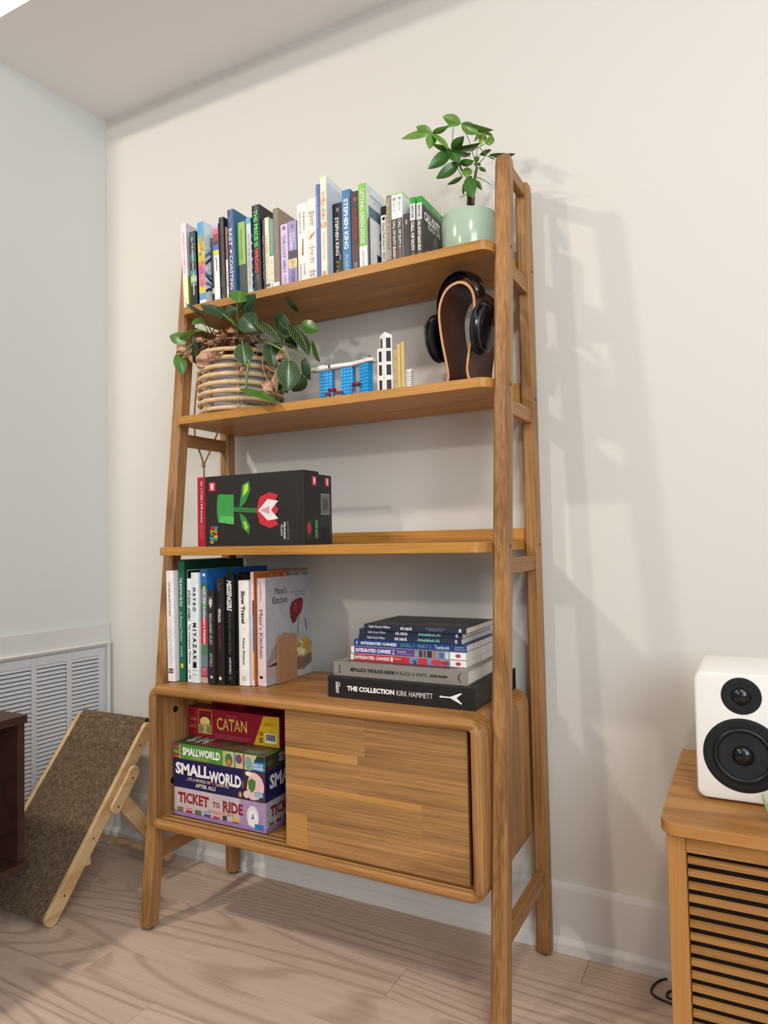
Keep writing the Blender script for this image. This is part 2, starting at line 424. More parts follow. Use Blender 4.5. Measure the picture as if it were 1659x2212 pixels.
# sliding door from glued staves
DX0, DX1, DZ0, DZ1 = 0.4285, 0.889, 0.2925, 0.6125
door = MB(); door.box(DX0, DX1, -0.3705, -0.3605, DZ0, DZ1); door = door.build('door', M_STAVE, bc, bevel=0.001)
rows = [(0.0, 0.275, [(0, 0.47, 0), (0.47, 1, 0)]), (0.275, 0.335, [(0, 0.43, 1), (0.43, 1, 0)]), (0.335, 0.535, [(0, 0.435, 0), (0.435, 1, 0)]),
        (0.535, 0.58, [(0, 0.77, 1), (0.77, 1, 0)]), (0.58, 0.755, [(0, 0.77, 0), (0.77, 1, 0)]), (0.755, 0.80, [(0, 0.13, 1), (0.13, 1, 0)]), (0.80, 1.0, [(0, 0.13, 1), (0.13, 1, 0)])]
for a, c, segs in rows:
    for s, e, k in segs:
        m = MB(); z1 = DZ1 - a * (DZ1 - DZ0); z0 = DZ1 - c * (DZ1 - DZ0); x0 = DX0 + s * (DX1 - DX0); x1 = DX0 + e * (DX1 - DX0)
        pr = random.uniform(0, 0.0002)
        m.box(x0 + 0.0001, x1 - 0.0001, -0.3750 - pr, -0.3702, z0 + 0.0001, z1 - 0.0001)
        m.build('stave', M_STAVEL if k else M_STAVE, door)

# things stand a hair clear of the boards that carry them
Z1, Z2, Z3, ZC = Z1 + 0.0006, Z2 + 0.0005, Z3 + 0.0005, CZ1 + 0.0005

# ---- measured leaf and stem positions
BIRKIN=[
(0.1077,-0.295,1.643,0.0516,-0.295,1.6739,0.0397,-1.1852,0),
(0.1821,-0.292,1.6278,0.1149,-0.305,1.6641,0.048,0.9186,0),
(0.1612,-0.265,1.6372,0.2213,-0.285,1.638,0.0393,-0.6238,0),
(0.0893,-0.27,1.6359,0.0809,-0.302,1.6134,0.0248,0.7076,1),
(0.057,-0.302,1.5713,-0.0038,-0.302,1.5968,0.0409,0.3783,1),
(0.085,-0.302,1.5941,0.0324,-0.302,1.5733,0.0351,-0.9012,2),
(0.0297,-0.302,1.5344,0.0481,-0.302,1.4774,0.0375,-0.0,1),
(0.0547,-0.27,1.5829,0.0818,-0.28,1.5166,0.0448,1.1128,0),
(0.2446,-0.295,1.6786,0.2543,-0.31,1.6414,0.0622,-0.0,1),
(0.2367,-0.275,1.6333,0.2956,-0.295,1.6611,0.0422,-0.3567,0),
(0.2475,-0.29,1.6092,0.3087,-0.31,1.5584,0.061,0.0,0),
(0.3008,-0.28,1.5917,0.3844,-0.3,1.5161,0.071,-1.0644,3),
(0.3071,-0.22,1.6168,0.367,-0.23,1.5601,0.0515,0.5467,0),
(0.3744,-0.24,1.5775,0.4321,-0.25,1.491,0.0648,-0.9784,3),
(0.3772,-0.2,1.5917,0.4319,-0.2,1.5674,0.0371,0.0415,1),
(0.3515,-0.22,1.6375,0.3774,-0.24,1.6378,0.0505,-0.0,0),
(0.4063,-0.2,1.5354,0.4367,-0.21,1.4792,0.0401,1.1742,1),
(0.4131,-0.25,1.4793,0.4318,-0.25,1.4238,0.0363,0.7484,0),
(0.2595,-0.305,1.5287,0.2747,-0.315,1.4705,0.0548,0.0,3),
(0.3304,-0.28,1.5258,0.3485,-0.29,1.4644,0.0487,0.0,0),
(0.3953,-0.29,1.4691,0.3983,-0.3,1.3911,0.0656,0.0,3),
(0.4199,-0.26,1.432,0.3763,-0.25,1.4002,0.0444,-0.0,0),
(0.3504,-0.27,1.418,0.3769,-0.27,1.395,0.0231,0.0,0),
(0.327,-0.2,1.5655,0.3573,-0.2,1.5286,0.0319,0.0,0),
(0.2707,-0.31,1.4106,0.3748,-0.315,1.364,0.0708,-1.2137,1),
(0.0315,-0.25,1.5459,0.0596,-0.26,1.5137,0.0272,-0.6861,0),
(0.0478,-0.25,1.5784,0.0791,-0.26,1.5524,0.026,0.5585,1)]
DRY=[
(0.0459,-0.27,1.5652,0.052,-0.302,1.5244,0.0261,-0.5794,4),
(0.0411,-0.27,1.5434,0.0509,-0.27,1.5162,0.0145,0.5953,4),
(0.1387,-0.3,1.5178,0.0886,-0.3,1.4979,0.0366,0.0,4),
(0.1387,-0.3,1.5178,0.196,-0.31,1.5148,0.0291,0.7744,4),
(0.1149,-0.28,1.5595,0.1795,-0.29,1.5615,0.0327,1.2089,4),
(0.0365,-0.24,1.5931,0.0837,-0.25,1.5731,0.0261,-0.8025,4),
(0.0557,-0.302,1.5511,0.0229,-0.302,1.5404,0.0218,0.0,4),
(0.3765,-0.28,1.5079,0.3432,-0.28,1.476,0.0231,-0.3665,4),
(0.3496,-0.28,1.4544,0.3458,-0.28,1.3992,0.0277,0.6849,4),
(0.334,-0.3,1.4223,0.3353,-0.3,1.3858,0.0266,0.0,4),
(0.3202,-0.3,1.416,0.3528,-0.3,1.3964,0.019,-0.5758,4),
(0.2607,-0.3,1.478,0.2452,-0.3,1.4542,0.0142,-0.4427,4),
(0.1209,-0.2,1.62,0.1662,-0.21,1.5998,0.0253,-0.8857,4),
(0.0714,-0.2,1.6154,0.1093,-0.21,1.6139,0.0196,1.0257,4)]
BSTEM=[
(0.002,[(0.0446,-0.18,1.6228),(0.0622,-0.215,1.6378),(0.1077,-0.295,1.643)]),
(0.0042,[(0.1829,-0.22,1.5861),(0.1969,-0.26,1.6041),(0.1821,-0.292,1.6278)]),
(0.0038,[(0.1829,-0.22,1.5895),(0.1725,-0.22,1.6117),(0.1596,-0.23,1.637)]),
(0.002,[(0.0446,-0.18,1.6228),(0.0894,-0.21,1.6364),(0.1548,-0.26,1.638)]),
(0.002,[(0.04,-0.18,1.6181),(0.135,-0.302,1.5896),(0.0802,-0.26,1.6367)]),
(0.0025,[(0.04,-0.18,1.6217),(0.1048,-0.302,1.5943),(0.085,-0.302,1.5907)]),
(0.0022,[(0.04,-0.18,1.6181),(0.1178,-0.302,1.5889),(0.0872,-0.302,1.5887),(0.057,-0.302,1.5713)]),
(0.0025,[(0.0399,-0.18,1.6145),(0.0478,-0.25,1.5819),(0.0601,-0.302,1.5453),(0.0297,-0.302,1.5335)]),
(0.0035,[(0.1829,-0.22,1.5895),(0.2139,-0.27,1.6253),(0.237,-0.295,1.6489),(0.2446,-0.295,1.677)]),
(0.0025,[(0.1893,-0.22,1.5885),(0.1999,-0.24,1.6326),(0.2369,-0.275,1.6366),(0.2257,-0.26,1.6378)]),
(0.003,[(0.1838,-0.22,1.5894),(0.2251,-0.26,1.6028),(0.2485,-0.29,1.609)]),
(0.0022,[(0.1838,-0.22,1.5859),(0.2445,-0.29,1.5476),(0.2594,-0.305,1.5271)]),
(0.003,[(0.2622,-0.24,1.5555),(0.2897,-0.27,1.5668),(0.3114,-0.28,1.5706),(0.3018,-0.28,1.5899)]),
(0.0042,[(0.2622,-0.24,1.5555),(0.3226,-0.28,1.5318),(0.3722,-0.29,1.5046),(0.3928,-0.29,1.4875),(0.3963,-0.29,1.4682)]),
(0.0035,[(0.3035,-0.2,1.5524),(0.3606,-0.23,1.5301),(0.3992,-0.25,1.502),(0.414,-0.25,1.4792)]),
(0.002,[(0.2975,-0.18,1.5751),(0.2903,-0.16,1.6327),(0.3535,-0.22,1.638)]),
(0.002,[(0.3097,-0.2,1.5598),(0.3504,-0.22,1.5767),(0.3564,-0.2,1.5901),(0.3781,-0.2,1.5907)]),
(0.002,[(0.3097,-0.2,1.5598),(0.365,-0.23,1.5588),(0.3724,-0.24,1.5745)]),
(0.0042,[(0.2817,-0.31,1.4747),(0.2763,-0.31,1.4498),(0.2717,-0.31,1.4089)]),
(0.004,[(0.2618,-0.3,1.486),(0.2838,-0.31,1.4808),(0.2795,-0.31,1.4622)]),
(0.0012,[(0.4246,-0.24,1.4975),(0.4089,-0.21,1.5261),(0.4073,-0.2,1.5349)])]
BROOT=[
(0.001,[(0.3196,-0.3,1.494),(0.321,-0.3,1.462),(0.3359,-0.3,1.4205)]),
(0.0012,[(0.3289,-0.3,1.4673),(0.346,-0.3,1.4508),(0.3632,-0.3,1.4454)]),
(0.0011,[(0.1687,-0.27,1.5572),(0.1836,-0.28,1.5642),(0.2233,-0.28,1.5582)]),
(0.001,[(0.1558,-0.29,1.5326),(0.1518,-0.29,1.5532),(0.1476,-0.27,1.5807)]),
(0.001,[(0.1388,-0.3,1.5194),(0.1258,-0.29,1.5403),(0.1367,-0.28,1.5646)]),
(0.0013,[(0.2491,-0.27,1.565),(0.2792,-0.28,1.5529),(0.291,-0.28,1.5414)])]
TREE=[
(0.756,-0.17,2.023,0.7203,-0.19,2.0392,0.0228,-0.0,1),
(0.756,-0.17,2.023,0.6778,-0.19,2.0219,0.0242,0.7174,1),
(0.756,-0.17,2.023,0.7561,-0.19,1.973,0.027,-0.0,1),
(0.756,-0.17,2.023,0.8074,-0.19,2.0137,0.0168,0.5097,1),
(0.756,-0.17,2.023,0.8075,-0.19,1.9581,0.0256,-1.0181,1),
(0.8293,-0.16,2.0304,0.7839,-0.17,2.0584,0.0261,-0.0,1),
(0.8293,-0.16,2.0304,0.8771,-0.17,1.9851,0.0268,0.0,1),
(0.8293,-0.16,2.0304,0.9136,-0.17,1.9815,0.0294,1.0113,1),
(0.8293,-0.16,2.0304,0.7738,-0.17,2.0273,0.0169,1.158,1),
(0.8794,-0.14,2.0095,0.8575,-0.15,1.982,0.0112,0.0,2),
(0.8794,-0.14,2.0095,0.8758,-0.15,1.9641,0.014,0.2897,2),
(0.8794,-0.14,2.0095,0.8933,-0.15,1.9612,0.0154,0.9868,2),
(0.8794,-0.14,2.0095,0.9054,-0.15,1.9835,0.0114,0.6728,2),
(0.9021,-0.14,1.9891,0.8946,-0.15,1.9614,0.0189,0.0,1),
(0.8022,-0.16,1.9699,0.768,-0.2,1.9756,0.0159,-0.5717,0),
(0.8022,-0.16,1.9699,0.8503,-0.2,1.9712,0.0265,0.0,0),
(0.8022,-0.16,1.9699,0.8917,-0.2,1.9408,0.0307,1.0465,0),
(0.8022,-0.16,1.9699,0.8662,-0.2,1.9219,0.0268,1.0107,0),
(0.8022,-0.16,1.9699,0.7553,-0.2,1.9178,0.031,0.0,0),
(0.8022,-0.16,1.9699,0.8386,-0.2,1.9123,0.0285,0.0,0),
(0.8263,-0.17,1.9279,0.7719,-0.19,1.8931,0.0284,-0.0,0),
(0.8263,-0.17,1.9279,0.8708,-0.19,1.9101,0.0156,0.2177,0),
(0.8263,-0.17,1.9279,0.8679,-0.19,1.9052,0.0154,0.1709,0),
(0.8818,-0.13,1.9522,0.8818,-0.14,1.9592,0.0289,-0.0,0),
(0.8818,-0.13,1.9508,0.8603,-0.13,1.9582,0.0068,-1.0949,0),
(0.8818,-0.13,1.9508,0.9046,-0.13,1.9336,0.0086,1.1998,0),
(0.8883,-0.13,1.9483,0.9606,-0.15,1.9205,0.024,0.9899,0),
(0.8575,-0.15,1.9329,0.8709,-0.15,1.9415,0.0132,-0.0,0),
(0.8687,-0.15,1.9144,0.8878,-0.15,1.899,0.0092,0.0,0),
(0.8631,-0.15,1.9313,0.8618,-0.15,1.9172,0.011,-0.0,0),
(0.8666,-0.15,1.9213,0.8744,-0.15,1.9201,0.0077,-0.0,0),
(0.8301,-0.16,1.8965,0.7925,-0.17,1.8811,0.0126,-0.5154,0),
(0.8469,-0.17,1.8883,0.8657,-0.19,1.822,0.032,0.0,0),
(0.8617,-0.16,1.88,0.8791,-0.16,1.8508,0.0119,0.0,0),
(0.8353,-0.17,1.8734,0.8336,-0.17,1.8449,0.0086,-0.6343,1),
(0.842,-0.16,1.9178,0.845,-0.17,1.8861,0.0262,0.0,1)]
TSTEM=[
(0.0035,[(0.8387,-0.15,1.8287),(0.8397,-0.15,1.8666),(0.8396,-0.155,1.8972),(0.8268,-0.16,1.9164),(0.8263,-0.17,1.9279)]),
(0.0045,[(0.8509,-0.15,1.8257),(0.8537,-0.15,1.8594),(0.8594,-0.15,1.8979),(0.8646,-0.15,1.9164)]),
(0.006,[(0.8417,-0.14,1.8322),(0.8445,-0.14,1.8662),(0.8453,-0.145,1.9002)]),
(0.0011,[(0.8636,-0.15,1.9131),(0.8634,-0.15,1.9403),(0.8679,-0.15,1.9717),(0.8828,-0.15,2.0028)]),
(0.0011,[(0.8577,-0.15,1.9401),(0.8465,-0.15,1.9833),(0.8315,-0.15,2.0262),(0.8256,-0.15,2.0368)]),
(0.0011,[(0.8245,-0.15,1.9034),(0.8136,-0.15,1.9284),(0.7983,-0.15,1.9759)]),
(0.0011,[(0.8003,-0.15,1.9763),(0.8025,-0.15,2.0108),(0.8058,-0.15,2.0412)]),
(0.0011,[(0.8666,-0.15,1.9222),(0.8885,-0.15,1.9388)]),
(0.0011,[(0.8456,-0.15,1.9453),(0.8453,-0.15,1.9572),(0.8696,-0.15,1.964),(0.8921,-0.15,1.9711),(0.9054,-0.15,1.983)]),
(0.0011,[(0.7983,-0.15,1.9759),(0.7726,-0.15,2.0046),(0.7475,-0.15,2.0358)]),
(0.0011,[(0.8639,-0.15,1.8912),(0.8841,-0.15,1.8769),(0.8985,-0.15,1.8633)]),
(0.0011,[(0.8365,-0.15,1.8547),(0.8328,-0.15,1.8556),(0.8183,-0.15,1.851)]),
(0.0011,[(0.8715,-0.15,1.9635),(0.8885,-0.15,1.9392)])]

# ------------------------------------------------------------------ books
def book(label, x, t, h, y, lean=0, z=Z1, d=0.155, spine='#cccccc', cover=None, hard=False, name='book', group=None, rz=0, page=None, cat='book', back=None):
    """a book standing on its tail, spine to the room; local x = thickness, y = into the shelf, z = up"""
    cover = cover or spine
    r = thing(name, label, cat, (x, y, z + (0.0009 if z == ZC else 0)), (0, math.radians(lean), rz), group)
    d = min(d, -0.054 - y) if z != ZC else d
    r['t'] = t; r['h'] = h
    m = MB(); b = 0.0022 if hard else 0.0006; e = 0.0
    # spine with a soft roll, then the two boards
    n = 5; pts = []
    bulge = 0.0016 if hard else 0.0003
    for k in range(n + 1):
        u = k / n; pts.append((u * t, -bulge * math.sin(PI * u) + bulge))
    inner = [(p[0] * (t - 2 * b) / t + b, p[1] + b) for p in pts]
    m.prism(pts + inner[::-1], e, h, 'z', 0)
    m.box(0, b, bulge, d, e, h, 2 if back else 0); m.box(t - b, t, bulge, d, e, h, 1)
    mats = [mat(spine, 0.42), mat(cover, 0.38)] + ([mat(back, 0.4)] if back else [])
    m.build('cover', mats, r)
    m = MB(); q = 0.003 if hard else 0.0004; m.box(b, t - b, b + bulge + 0.001, d - q - 0.0008, q, h - q)
    m.build('pages', M_PAGE if page is None else mat(page, 0.8), r)
    return r
def S(r, v0=0, v1=1):                       # spine, words reading downward: u = down, v = toward the right board
    return FR((r['t'] / 2, 0, r['h'] / 2), (0, 0, -1), (1, 0, 0))
def SH(r): return FR((r['t'] / 2, 0, r['h'] / 2), (1, 0, 0), (0, 0, 1))     # spine, upright words
def RC(r): return FR((r['t'], 0.0, 0), (0, 1, 0), (0, 0, 1))                # right cover: u = in, v = up
def st(r, body, f0, f1, col, v=0.0, hh=0.55, **k):
    """words along the spine between fractions f0..f1 measured from the head"""
    h, t = r['h'], r['t']; text(r, body, S(r), (((f0 + f1) / 2 - 0.5) * h, v * t, (f1 - f0) * h, hh * t), col, **k)
def band(r, f0, f1, col, name='spine_band', v0=-0.5, v1=0.5):
    h, t = r['h'], r['t']; return (rect((f0 - 0.5) * h, (f1 - 0.5) * h, v0 * t, v1 * t), col)
def sp(r, *shapes, name='spine_print'): art(r, name, S(r), list(shapes))
GT = 'books and game cases on the top shelf'

r = book('pale pink and cream paperback, leftmost on the top shelf', 0.009, 0.0185, 0.248, -0.255, -2.5, spine='#f3dfe2', cover='#d9c3d4', d=0.17, group=GT)
sp(r, band(r, .62, 1, '#f6ecd0'), band(r, .90, .905, '#c9604f'))
art(r, 'cover_print', RC(r), [(rect(0.0, .17, 0, .093), '#9aa832')])
st(r, 'CHINATOWN PRETTY', .10, .60, '#cf8fa2', hh=.36, space=1.15); st(r, 'Z', .93, .96, '#c9604f', hh=.3)
r = book('dark teal and black paperback with white capitals, second from the left on the top shelf', 0.0385, 0.022, 0.217, -0.255, -2.2, spine='#16322f', cover='#101c1d', d=0.14, group=GT)
sp(r, band(r, .0, .12, '#1d4a4a'), band(r, .3, .42, '#1c6a5a'), band(r, .52, .60, '#3c8f77'), band(r, .60, .68, '#b3c9a4'), band(r, .68, .73, '#5a7d62'), band(r, .73, 1, '#111616'))
st(r, 'ALL THE MISSING GIRLS', .08, .52, '#dfe8e4', hh=.26, weight=.02); st(r, 'MEGAN MIRANDA', .56, .86, '#e8efe9', hh=.26, weight=.02)
r = book('travel book with rainbow spine, blue and white wave-print side facing right', 0.0685, 0.024, 0.237, -0.255, -2.0, spine='#4d9ccb', cover='#e3e8ea', d=0.165, group=GT)
sp(r, band(r, .16, .25, '#8e9d8c'), band(r, .25, .48, '#cfc243'), band(r, .48, .56, '#d08a6a'), band(r, .56, .68, '#e05a9b'), band(r, .68, .70, '#9aa6b8'), band(r, .70, .78, '#d678ae'), band(r, .78, .87, '#d8c14c'), band(r, .87, .95, '#5d9cc9'), band(r, .95, 1, '#e7e5e2'))
for k in range(11): st(r, random.choice(['ENCOUNTER', 'GO WILD', 'ONSEN', 'EAT']), .20 + .055 * k, .245 + .055 * k, ['#e9cf3c', '#f08a3a', '#e8528f', '#6a8fc0'][k % 4], hh=.45, v=(k % 3 - 1) * .12, weight=.03)
wv = [(rect(0, .165, 0, .237), '#dfe6ea')]
for k in range(9):
    zz = .030 + .014 * k
    for q in range(11):
        xa = .015 * q; f_ = lambda x: zz + .010 * math.sin(x * 70 + k * .9) + .35 * max(0, .05 - abs(x - .045)) * (1 if k > 4 else .2)
        wv.append(([(xa, f_(xa)), (xa + .015, f_(xa + .015)), (xa + .015, f_(xa + .015) + .0085), (xa, f_(xa) + .0085)], ['#24446e', '#5f8cb0', '#e9eef0'][k % 3]))
art(r, 'cover_print', RC(r), wv)
r = book('very thin black book between the wave-print book and the white spine', 0.1045, 0.008, 0.205, -0.242, -1.8, spine='#17151a', group=GT)
sp(r, band(r, .0, .08, '#7fa0b8'), band(r, .79, .86, '#f0e6e2')); st(r, 'BORGES SELECTED FICTIONS', .2, .72, '#8a5a58', hh=.3); st(r, '0', .80, .85, '#b03030', hh=.6)
r = book('white spined travel guide with pink pagoda photo at its head', 0.1160, 0.0195, 0.225, -0.246, -1.7, spine='#f1efec', cover='#1b1b1e', group=GT)
sp(r, band(r, 0, .06, '#c9b4d6'), band(r, .06, .13, '#e06a8c'), band(r, .13, .22, '#8e3a4e'), band(r, .22, .27, '#3a2c38'), band(r, .27, .34, '#3f63b8'), band(r, .34, .40, '#f2d42e'))
art(r, 'spine_emblem', S(r), [(oval(-.105 * r['h'] - .007, 0, .003, .0035), '#3a3020')]); st(r, 'JAPAN', .43, .60, '#20242c', hh=.42)
r = book('dark brown hardcover next to the white spined travel guide', 0.1390, 0.0170, 0.238, -0.248, -1.6, spine='#2b2420', cover='#141214', hard=True, group=GT)
st(r, 'CLEAR', .72, .84, '#7d7268', hh=.4); st(r, 'penguin', .93, .97, '#a59c90', hh=.35); st(r, 'MURRAY', .2, .42, '#4a413b', hh=.3)
r = book('thin paperback, maroon above white, left of the tall navy book', 0.1585, 0.0075, 0.208, -0.245, -1.5, spine='#7d5548', group=GT)
sp(r, band(r, .45, 1, '#dcd7d6')); st(r, 'GUIDE', .60, .82, '#8c7f8a', hh=.5)
r = book('tall navy hardcover with white serif capitals and teal boards', 0.1690, 0.0215, 0.253, -0.247, -1.5, spine='#3d4a78', cover='#1d6a92', hard=True, d=0.18, group=GT)
st(r, 'EAST', .22, .415, '#f2f2f4', hh=.56, weight=.012, serif=.045); st(r, 'COASTING', .52, .90, '#f2f2f4', hh=.52, weight=.012, serif=.045)
sp(r, ([(-.045 * r['h'], -.004), (-.02 * r['h'], -.003), (.0, .0), (-.02 * r['h'], .003), (-.05 * r['h'], .001)], '#e8dcd4')); st(r, 'RYAN', .08, .15, '#8d9cc4', hh=.4)
r = book('lime green over charcoal paperback', 0.1930, 0.0255, 0.216, -0.234, -1.4, spine='#8bb04a', cover='#6d9138', group=GT)
sp(r, band(r, .56, 1, '#3a3b3d')); st(r, 'NOTES FROM THE GARDEN', .10, .50, '#5e8438', hh=.22)
r = book('light grey blue paperback with dark wave pattern on its side', 0.2212, 0.0165, 0.223, -0.232, -1.3, spine='#bccbd3', cover='#2b4c66', group=GT)
sp(r, band(r, 0, .07, '#5aa3c4'), band(r, .2, .9, '#c6b9bb', v0=-.25, v1=.3)); st(r, 'INTO THE DEEP WATER', .22, .86, '#a5a9b8', hh=.4)
art(r, 'cover_print', RC(r), [([(.0, .02 + .022 * k), (.02, .035 + .022 * k), (.05, .02 + .022 * k), (.09, .045 + .022 * k), (.09, .038 + .022 * k), (.05, .012 + .022 * k), (.02, .026 + .022 * k), (0, .012 + .022 * k)], '#8fb3c6' if k % 2 else '#dbe6ec') for k in range(8)])
r = book('thick black hardcover with bold green and red capitals', 0.2402, 0.0262, 0.254, -0.231, -1.1, spine='#151416', cover='#1b1a1b', hard=True, d=0.18, group=GT)
st(r, 'THE PRICE IS', .06, .47, '#35e06a', v=.05, hh=.52, weight=.03); st(r, 'WRONG', .49, .75, '#f4403c', v=.05, hh=.52, weight=.03)
st(r, 'BRETT', .78, .86, '#8a8a8c', v=.12, hh=.3); st(r, 'CHRISTOPHERS', .79, .97, '#55565a', v=-.2, hh=.28)
r = book('slim dark brown paperback between the black hardcover and a cream spine', 0.2672, 0.0088, 0.212, -0.223, -1.0, spine='#2e2620', group=GT)
st(r, 'Kafka   Letters to the Father', .22, .8, '#cfc4b2', hh=.4, serif=.045)
r = book('cream and yellow spined paperback', 0.2765, 0.0142, 0.215, -0.222, -.9, spine='#f0eee6', cover='#d9c58a', group=GT)
sp(r, band(r, 0, 1, '#e6cf83', v0=.12, v1=.5), band(r, .86, .9, '#6b4a7a')); st(r, 'ONE HUNDRED YEARS OF SOLITUDE', .22, .84, '#55504a', v=-.12, hh=.28)
r = book('small paperback, teal head over pale cream spine', 0.2912, 0.0138, 0.207, -0.223, -.8, spine='#4e8d84', group=GT)
sp(r, band(r, .5, 1, '#eae5d8')); st(r, 'How to do nothing', .08, .46, '#b9dbd3', hh=.4); st(r, 'THE STORY OF ART', .53, .94, '#b9b09f', hh=.4)
r = book('tall taupe library book with white barcode label at its foot', 0.3055, 0.0178, 0.232, -0.225, -.7, spine='#8c7a6c', cover='#94836f', hard=True, d=0.17, group=GT)
sp(r, band(r, .88, 1, '#ecebe8'), band(r, .92, .985, '#55565a', v0=-.2, v1=-.12), band(r, .92, .985, '#55565a', v0=-.05, v1=.05), band(r, .92, .985, '#55565a', v0=.12, v1=.25))
st(r, 'A WORLD WITHOUT', .12, .48, '#b58e78', hh=.3); st(r, 'SALVAGE', .55, .82, '#a59180', hh=.3)
r = book('pale lilac paperback with grey capitals beside the taupe library book', 0.3252, 0.0235, 0.185, -0.219, -.7, spine='#cbb9da', group=GT)
sp(r, band(r, .035, .085, '#5d4870', v0=-.15, v1=.2)); st(r, 'THE LOST GIRLS', .16, .72, '#8a7a98', hh=.38, serif=.045); st(r, 'JOHN GLATT', .76, .97, '#9a8aa8', hh=.34, serif=.045)
r = book('mauve paperback with a black and yellow square label', 0.3492, 0.0270, 0.189, -0.217, -.6, spine='#9384b6', cover='#5a4d78', group=GT)
sp(r, band(r, .43, .55, '#2c2733'), band(r, .55, .68, '#f0cf8a'))
text(r, 'J.R.R.', S(r), (-.25 * r['h'], .2 * r['t'], .15 * r['h'], .2 * r['t']), '#ffffff', weight=.02); text(r, 'TOLKIEN', S(r), (-.2 * r['h'], -.12 * r['t'], .24 * r['h'], .28 * r['t']), '#ffffff', weight=.03)
text(r, 'THE LORD\nOF THE\nRINGS', SH(r), (0, -.115 * r['h'], .016, .018), '#7a5a30'); st(r, 'THE SILMARILLION', .71, .98, '#5d4f86', hh=.42, serif=.045); art(r, 'spine_emblem', S(r), [(oval(-.42 * r['h'], 0, .005, .005), '#6d5f96')])
r = book('thick off-white paperback with a small pencil drawing on its spine', 0.3775, 0.0335, 0.230, -0.216, -.5, spine='#f0ebe2', hard=True, group=GT)
st(r, 'THINKING,', .10, .33, '#7d7a76', v=.16, hh=.2, serif=.045); st(r, 'FAST and SLOW', .10, .36, '#7d7a76', v=-.2, hh=.2, serif=.045)
sp(r, ([(-.08 * r['h'], .0), (-.075 * r['h'], .0035), (.1 * r['h'], .003), (.13 * r['h'], 0), (.1 * r['h'], -.003)], '#a5693f'), ([(.1 * r['h'], .003), (.13 * r['h'], 0), (.1 * r['h'], -.003)], '#3a2c28'))
st(r, 'DANIEL', .72, .86, '#8d8a86', v=.16, hh=.18, serif=.045); st(r, 'KAHNEMAN', .72, .90, '#8d8a86', v=-.2, hh=.18, serif=.045)
r = book('off-white hardcover with a small orange-red figure on its spine', 0.4122, 0.0275, 0.234, -0.219, -.2, spine='#f3e9e2', hard=True, group=GT)
text(r, 'EVERYONE\nWHO IS\nGONE\nIS HERE', SH(r), (0, .27 * r['h'], .017, .038), '#3a3634', serif=.045)
sp(r, ([(-.10 * r['h'], -.006), (-.08 * r['h'], .001), (-.12 * r['h'], .008), (-.09 * r['h'], .0075), (-.065 * r['h'], .003), (-.03 * r['h'], -.0065), (-.045 * r['h'], -.008), (-.08 * r['h'], -.003)], '#e0522e'))
text(r, 'The\nUnited States,\nCentral\nAmerica,\nand\nthe Making\nof a Crisis', SH(r), (0, -.13 * r['h'], .018, .052), '#5c5652'); text(r, 'JONATHAN\nBLITZER', SH(r), (0, -.36 * r['h'], .018, .018), '#4a4542')
r = book('thin bright blue book between the off-white hardcover and the tallest textbook', 0.4422, 0.0145, 0.264, -0.223, 0, spine='#355a9c', d=0.17, group=GT)
st(r, 'Kanji Workbook', .12, .45, '#dfe7f4', v=-.2, hh=.3)
r = book('tallest book on the top shelf, white textbook with orange characters', 0.4585, 0.0178, 0.278, -0.227, 0, spine='#f6e6cf', cover='#dfe5ea', d=0.182, group=GT)
st(r, 'GENKI', .14, .22, '#ef9a55', hh=.45); text(r, 'げ\nん\nき', SH(r), (0, .19 * r['h'], .013, .055), '#f08438', weight=.02)
art(r, 'spine_emblem', S(r), [(oval(-.04 * r['h'], 0, .0085, .0085), '#f0883c')]); st(r, '1', .44, .48, '#fff2e2', hh=.3, weight=.03); st(r, 'AN INTEGRATED COURSE IN', .53, .80, '#f09a5a', hh=.3)
sp(r, band(r, .90, .95, '#ee8a44', v0=-.25, v1=.25)); art(r, 'cover_print', RC(r), [(rect(.006, .168, .012, .262), '#ccd5dd')])
r = book('thick charcoal hardcover with white spaced capitals, right of the tallest textbook', 0.4768, 0.0310, 0.213, -0.199, -.35, spine='#26262c', cover='#1c1c21', hard=True, group=GT)
sp(r, band(r, .06, .11, '#8f9096', v0=-.05, v1=.2)); st(r, 'STEPHEN KING', .18, .66, '#f3f3f3', v=.0, hh=.34, weight=.03); st(r, 'IF IT BLEEDS', .73, 1.0, '#d9bd5a', v=.0, hh=.3); st(r, 'stories', .66, .72, '#bcbcc0', v=.3, hh=.2)
r = book('blue paperback with large white hand-cut capitals', 0.5112, 0.0248, 0.239, -0.204, -.35, spine='#1f74a8', cover='#185e8c', group=GT)
st(r, 'STEPHEN KING', .10, .66, '#f4f6f8', hh=.52, weight=.035); st(r, 'MISERY', .72, .95, '#dfe9f2', hh=.34, space=1.2)
r = book('dark maroon paperback with red capitals', 0.5435, 0.0235, 0.223, -0.213, -.3, spine='#3b2223', cover='#2a1718', group=GT)
sp(r, band(r, .0, .2, '#2c2126'), band(r, .18, .8, '#3b2223'), band(r, .07, .12, '#a03038', v0=-.2, v1=.2), band(r, .62, .8, '#4c2a26')); st(r, 'THE DEMONOLOGIST', .2, .58, '#b8323c', hh=.4, weight=.02, serif=.045); st(r, 'BRITTLE', .84, .95, '#d9b8a8', hh=.3)
r = book('tall book with lime green spine and white cover showing a grey-blue photo', 0.5715, 0.0222, 0.232, -0.223, -.25, spine='#7fc043', cover='#e3e9ec', d=0.19, group=GT)
sp(r, band(r, .70, 1, '#f4f3f0')); st(r, 'GETTING GREEN DONE', .06, .67, '#f7fbef', hh=.5, weight=.012); st(r, 'AUDEN SCHENDLER', .75, .96, '#a9a7a0', hh=.35)
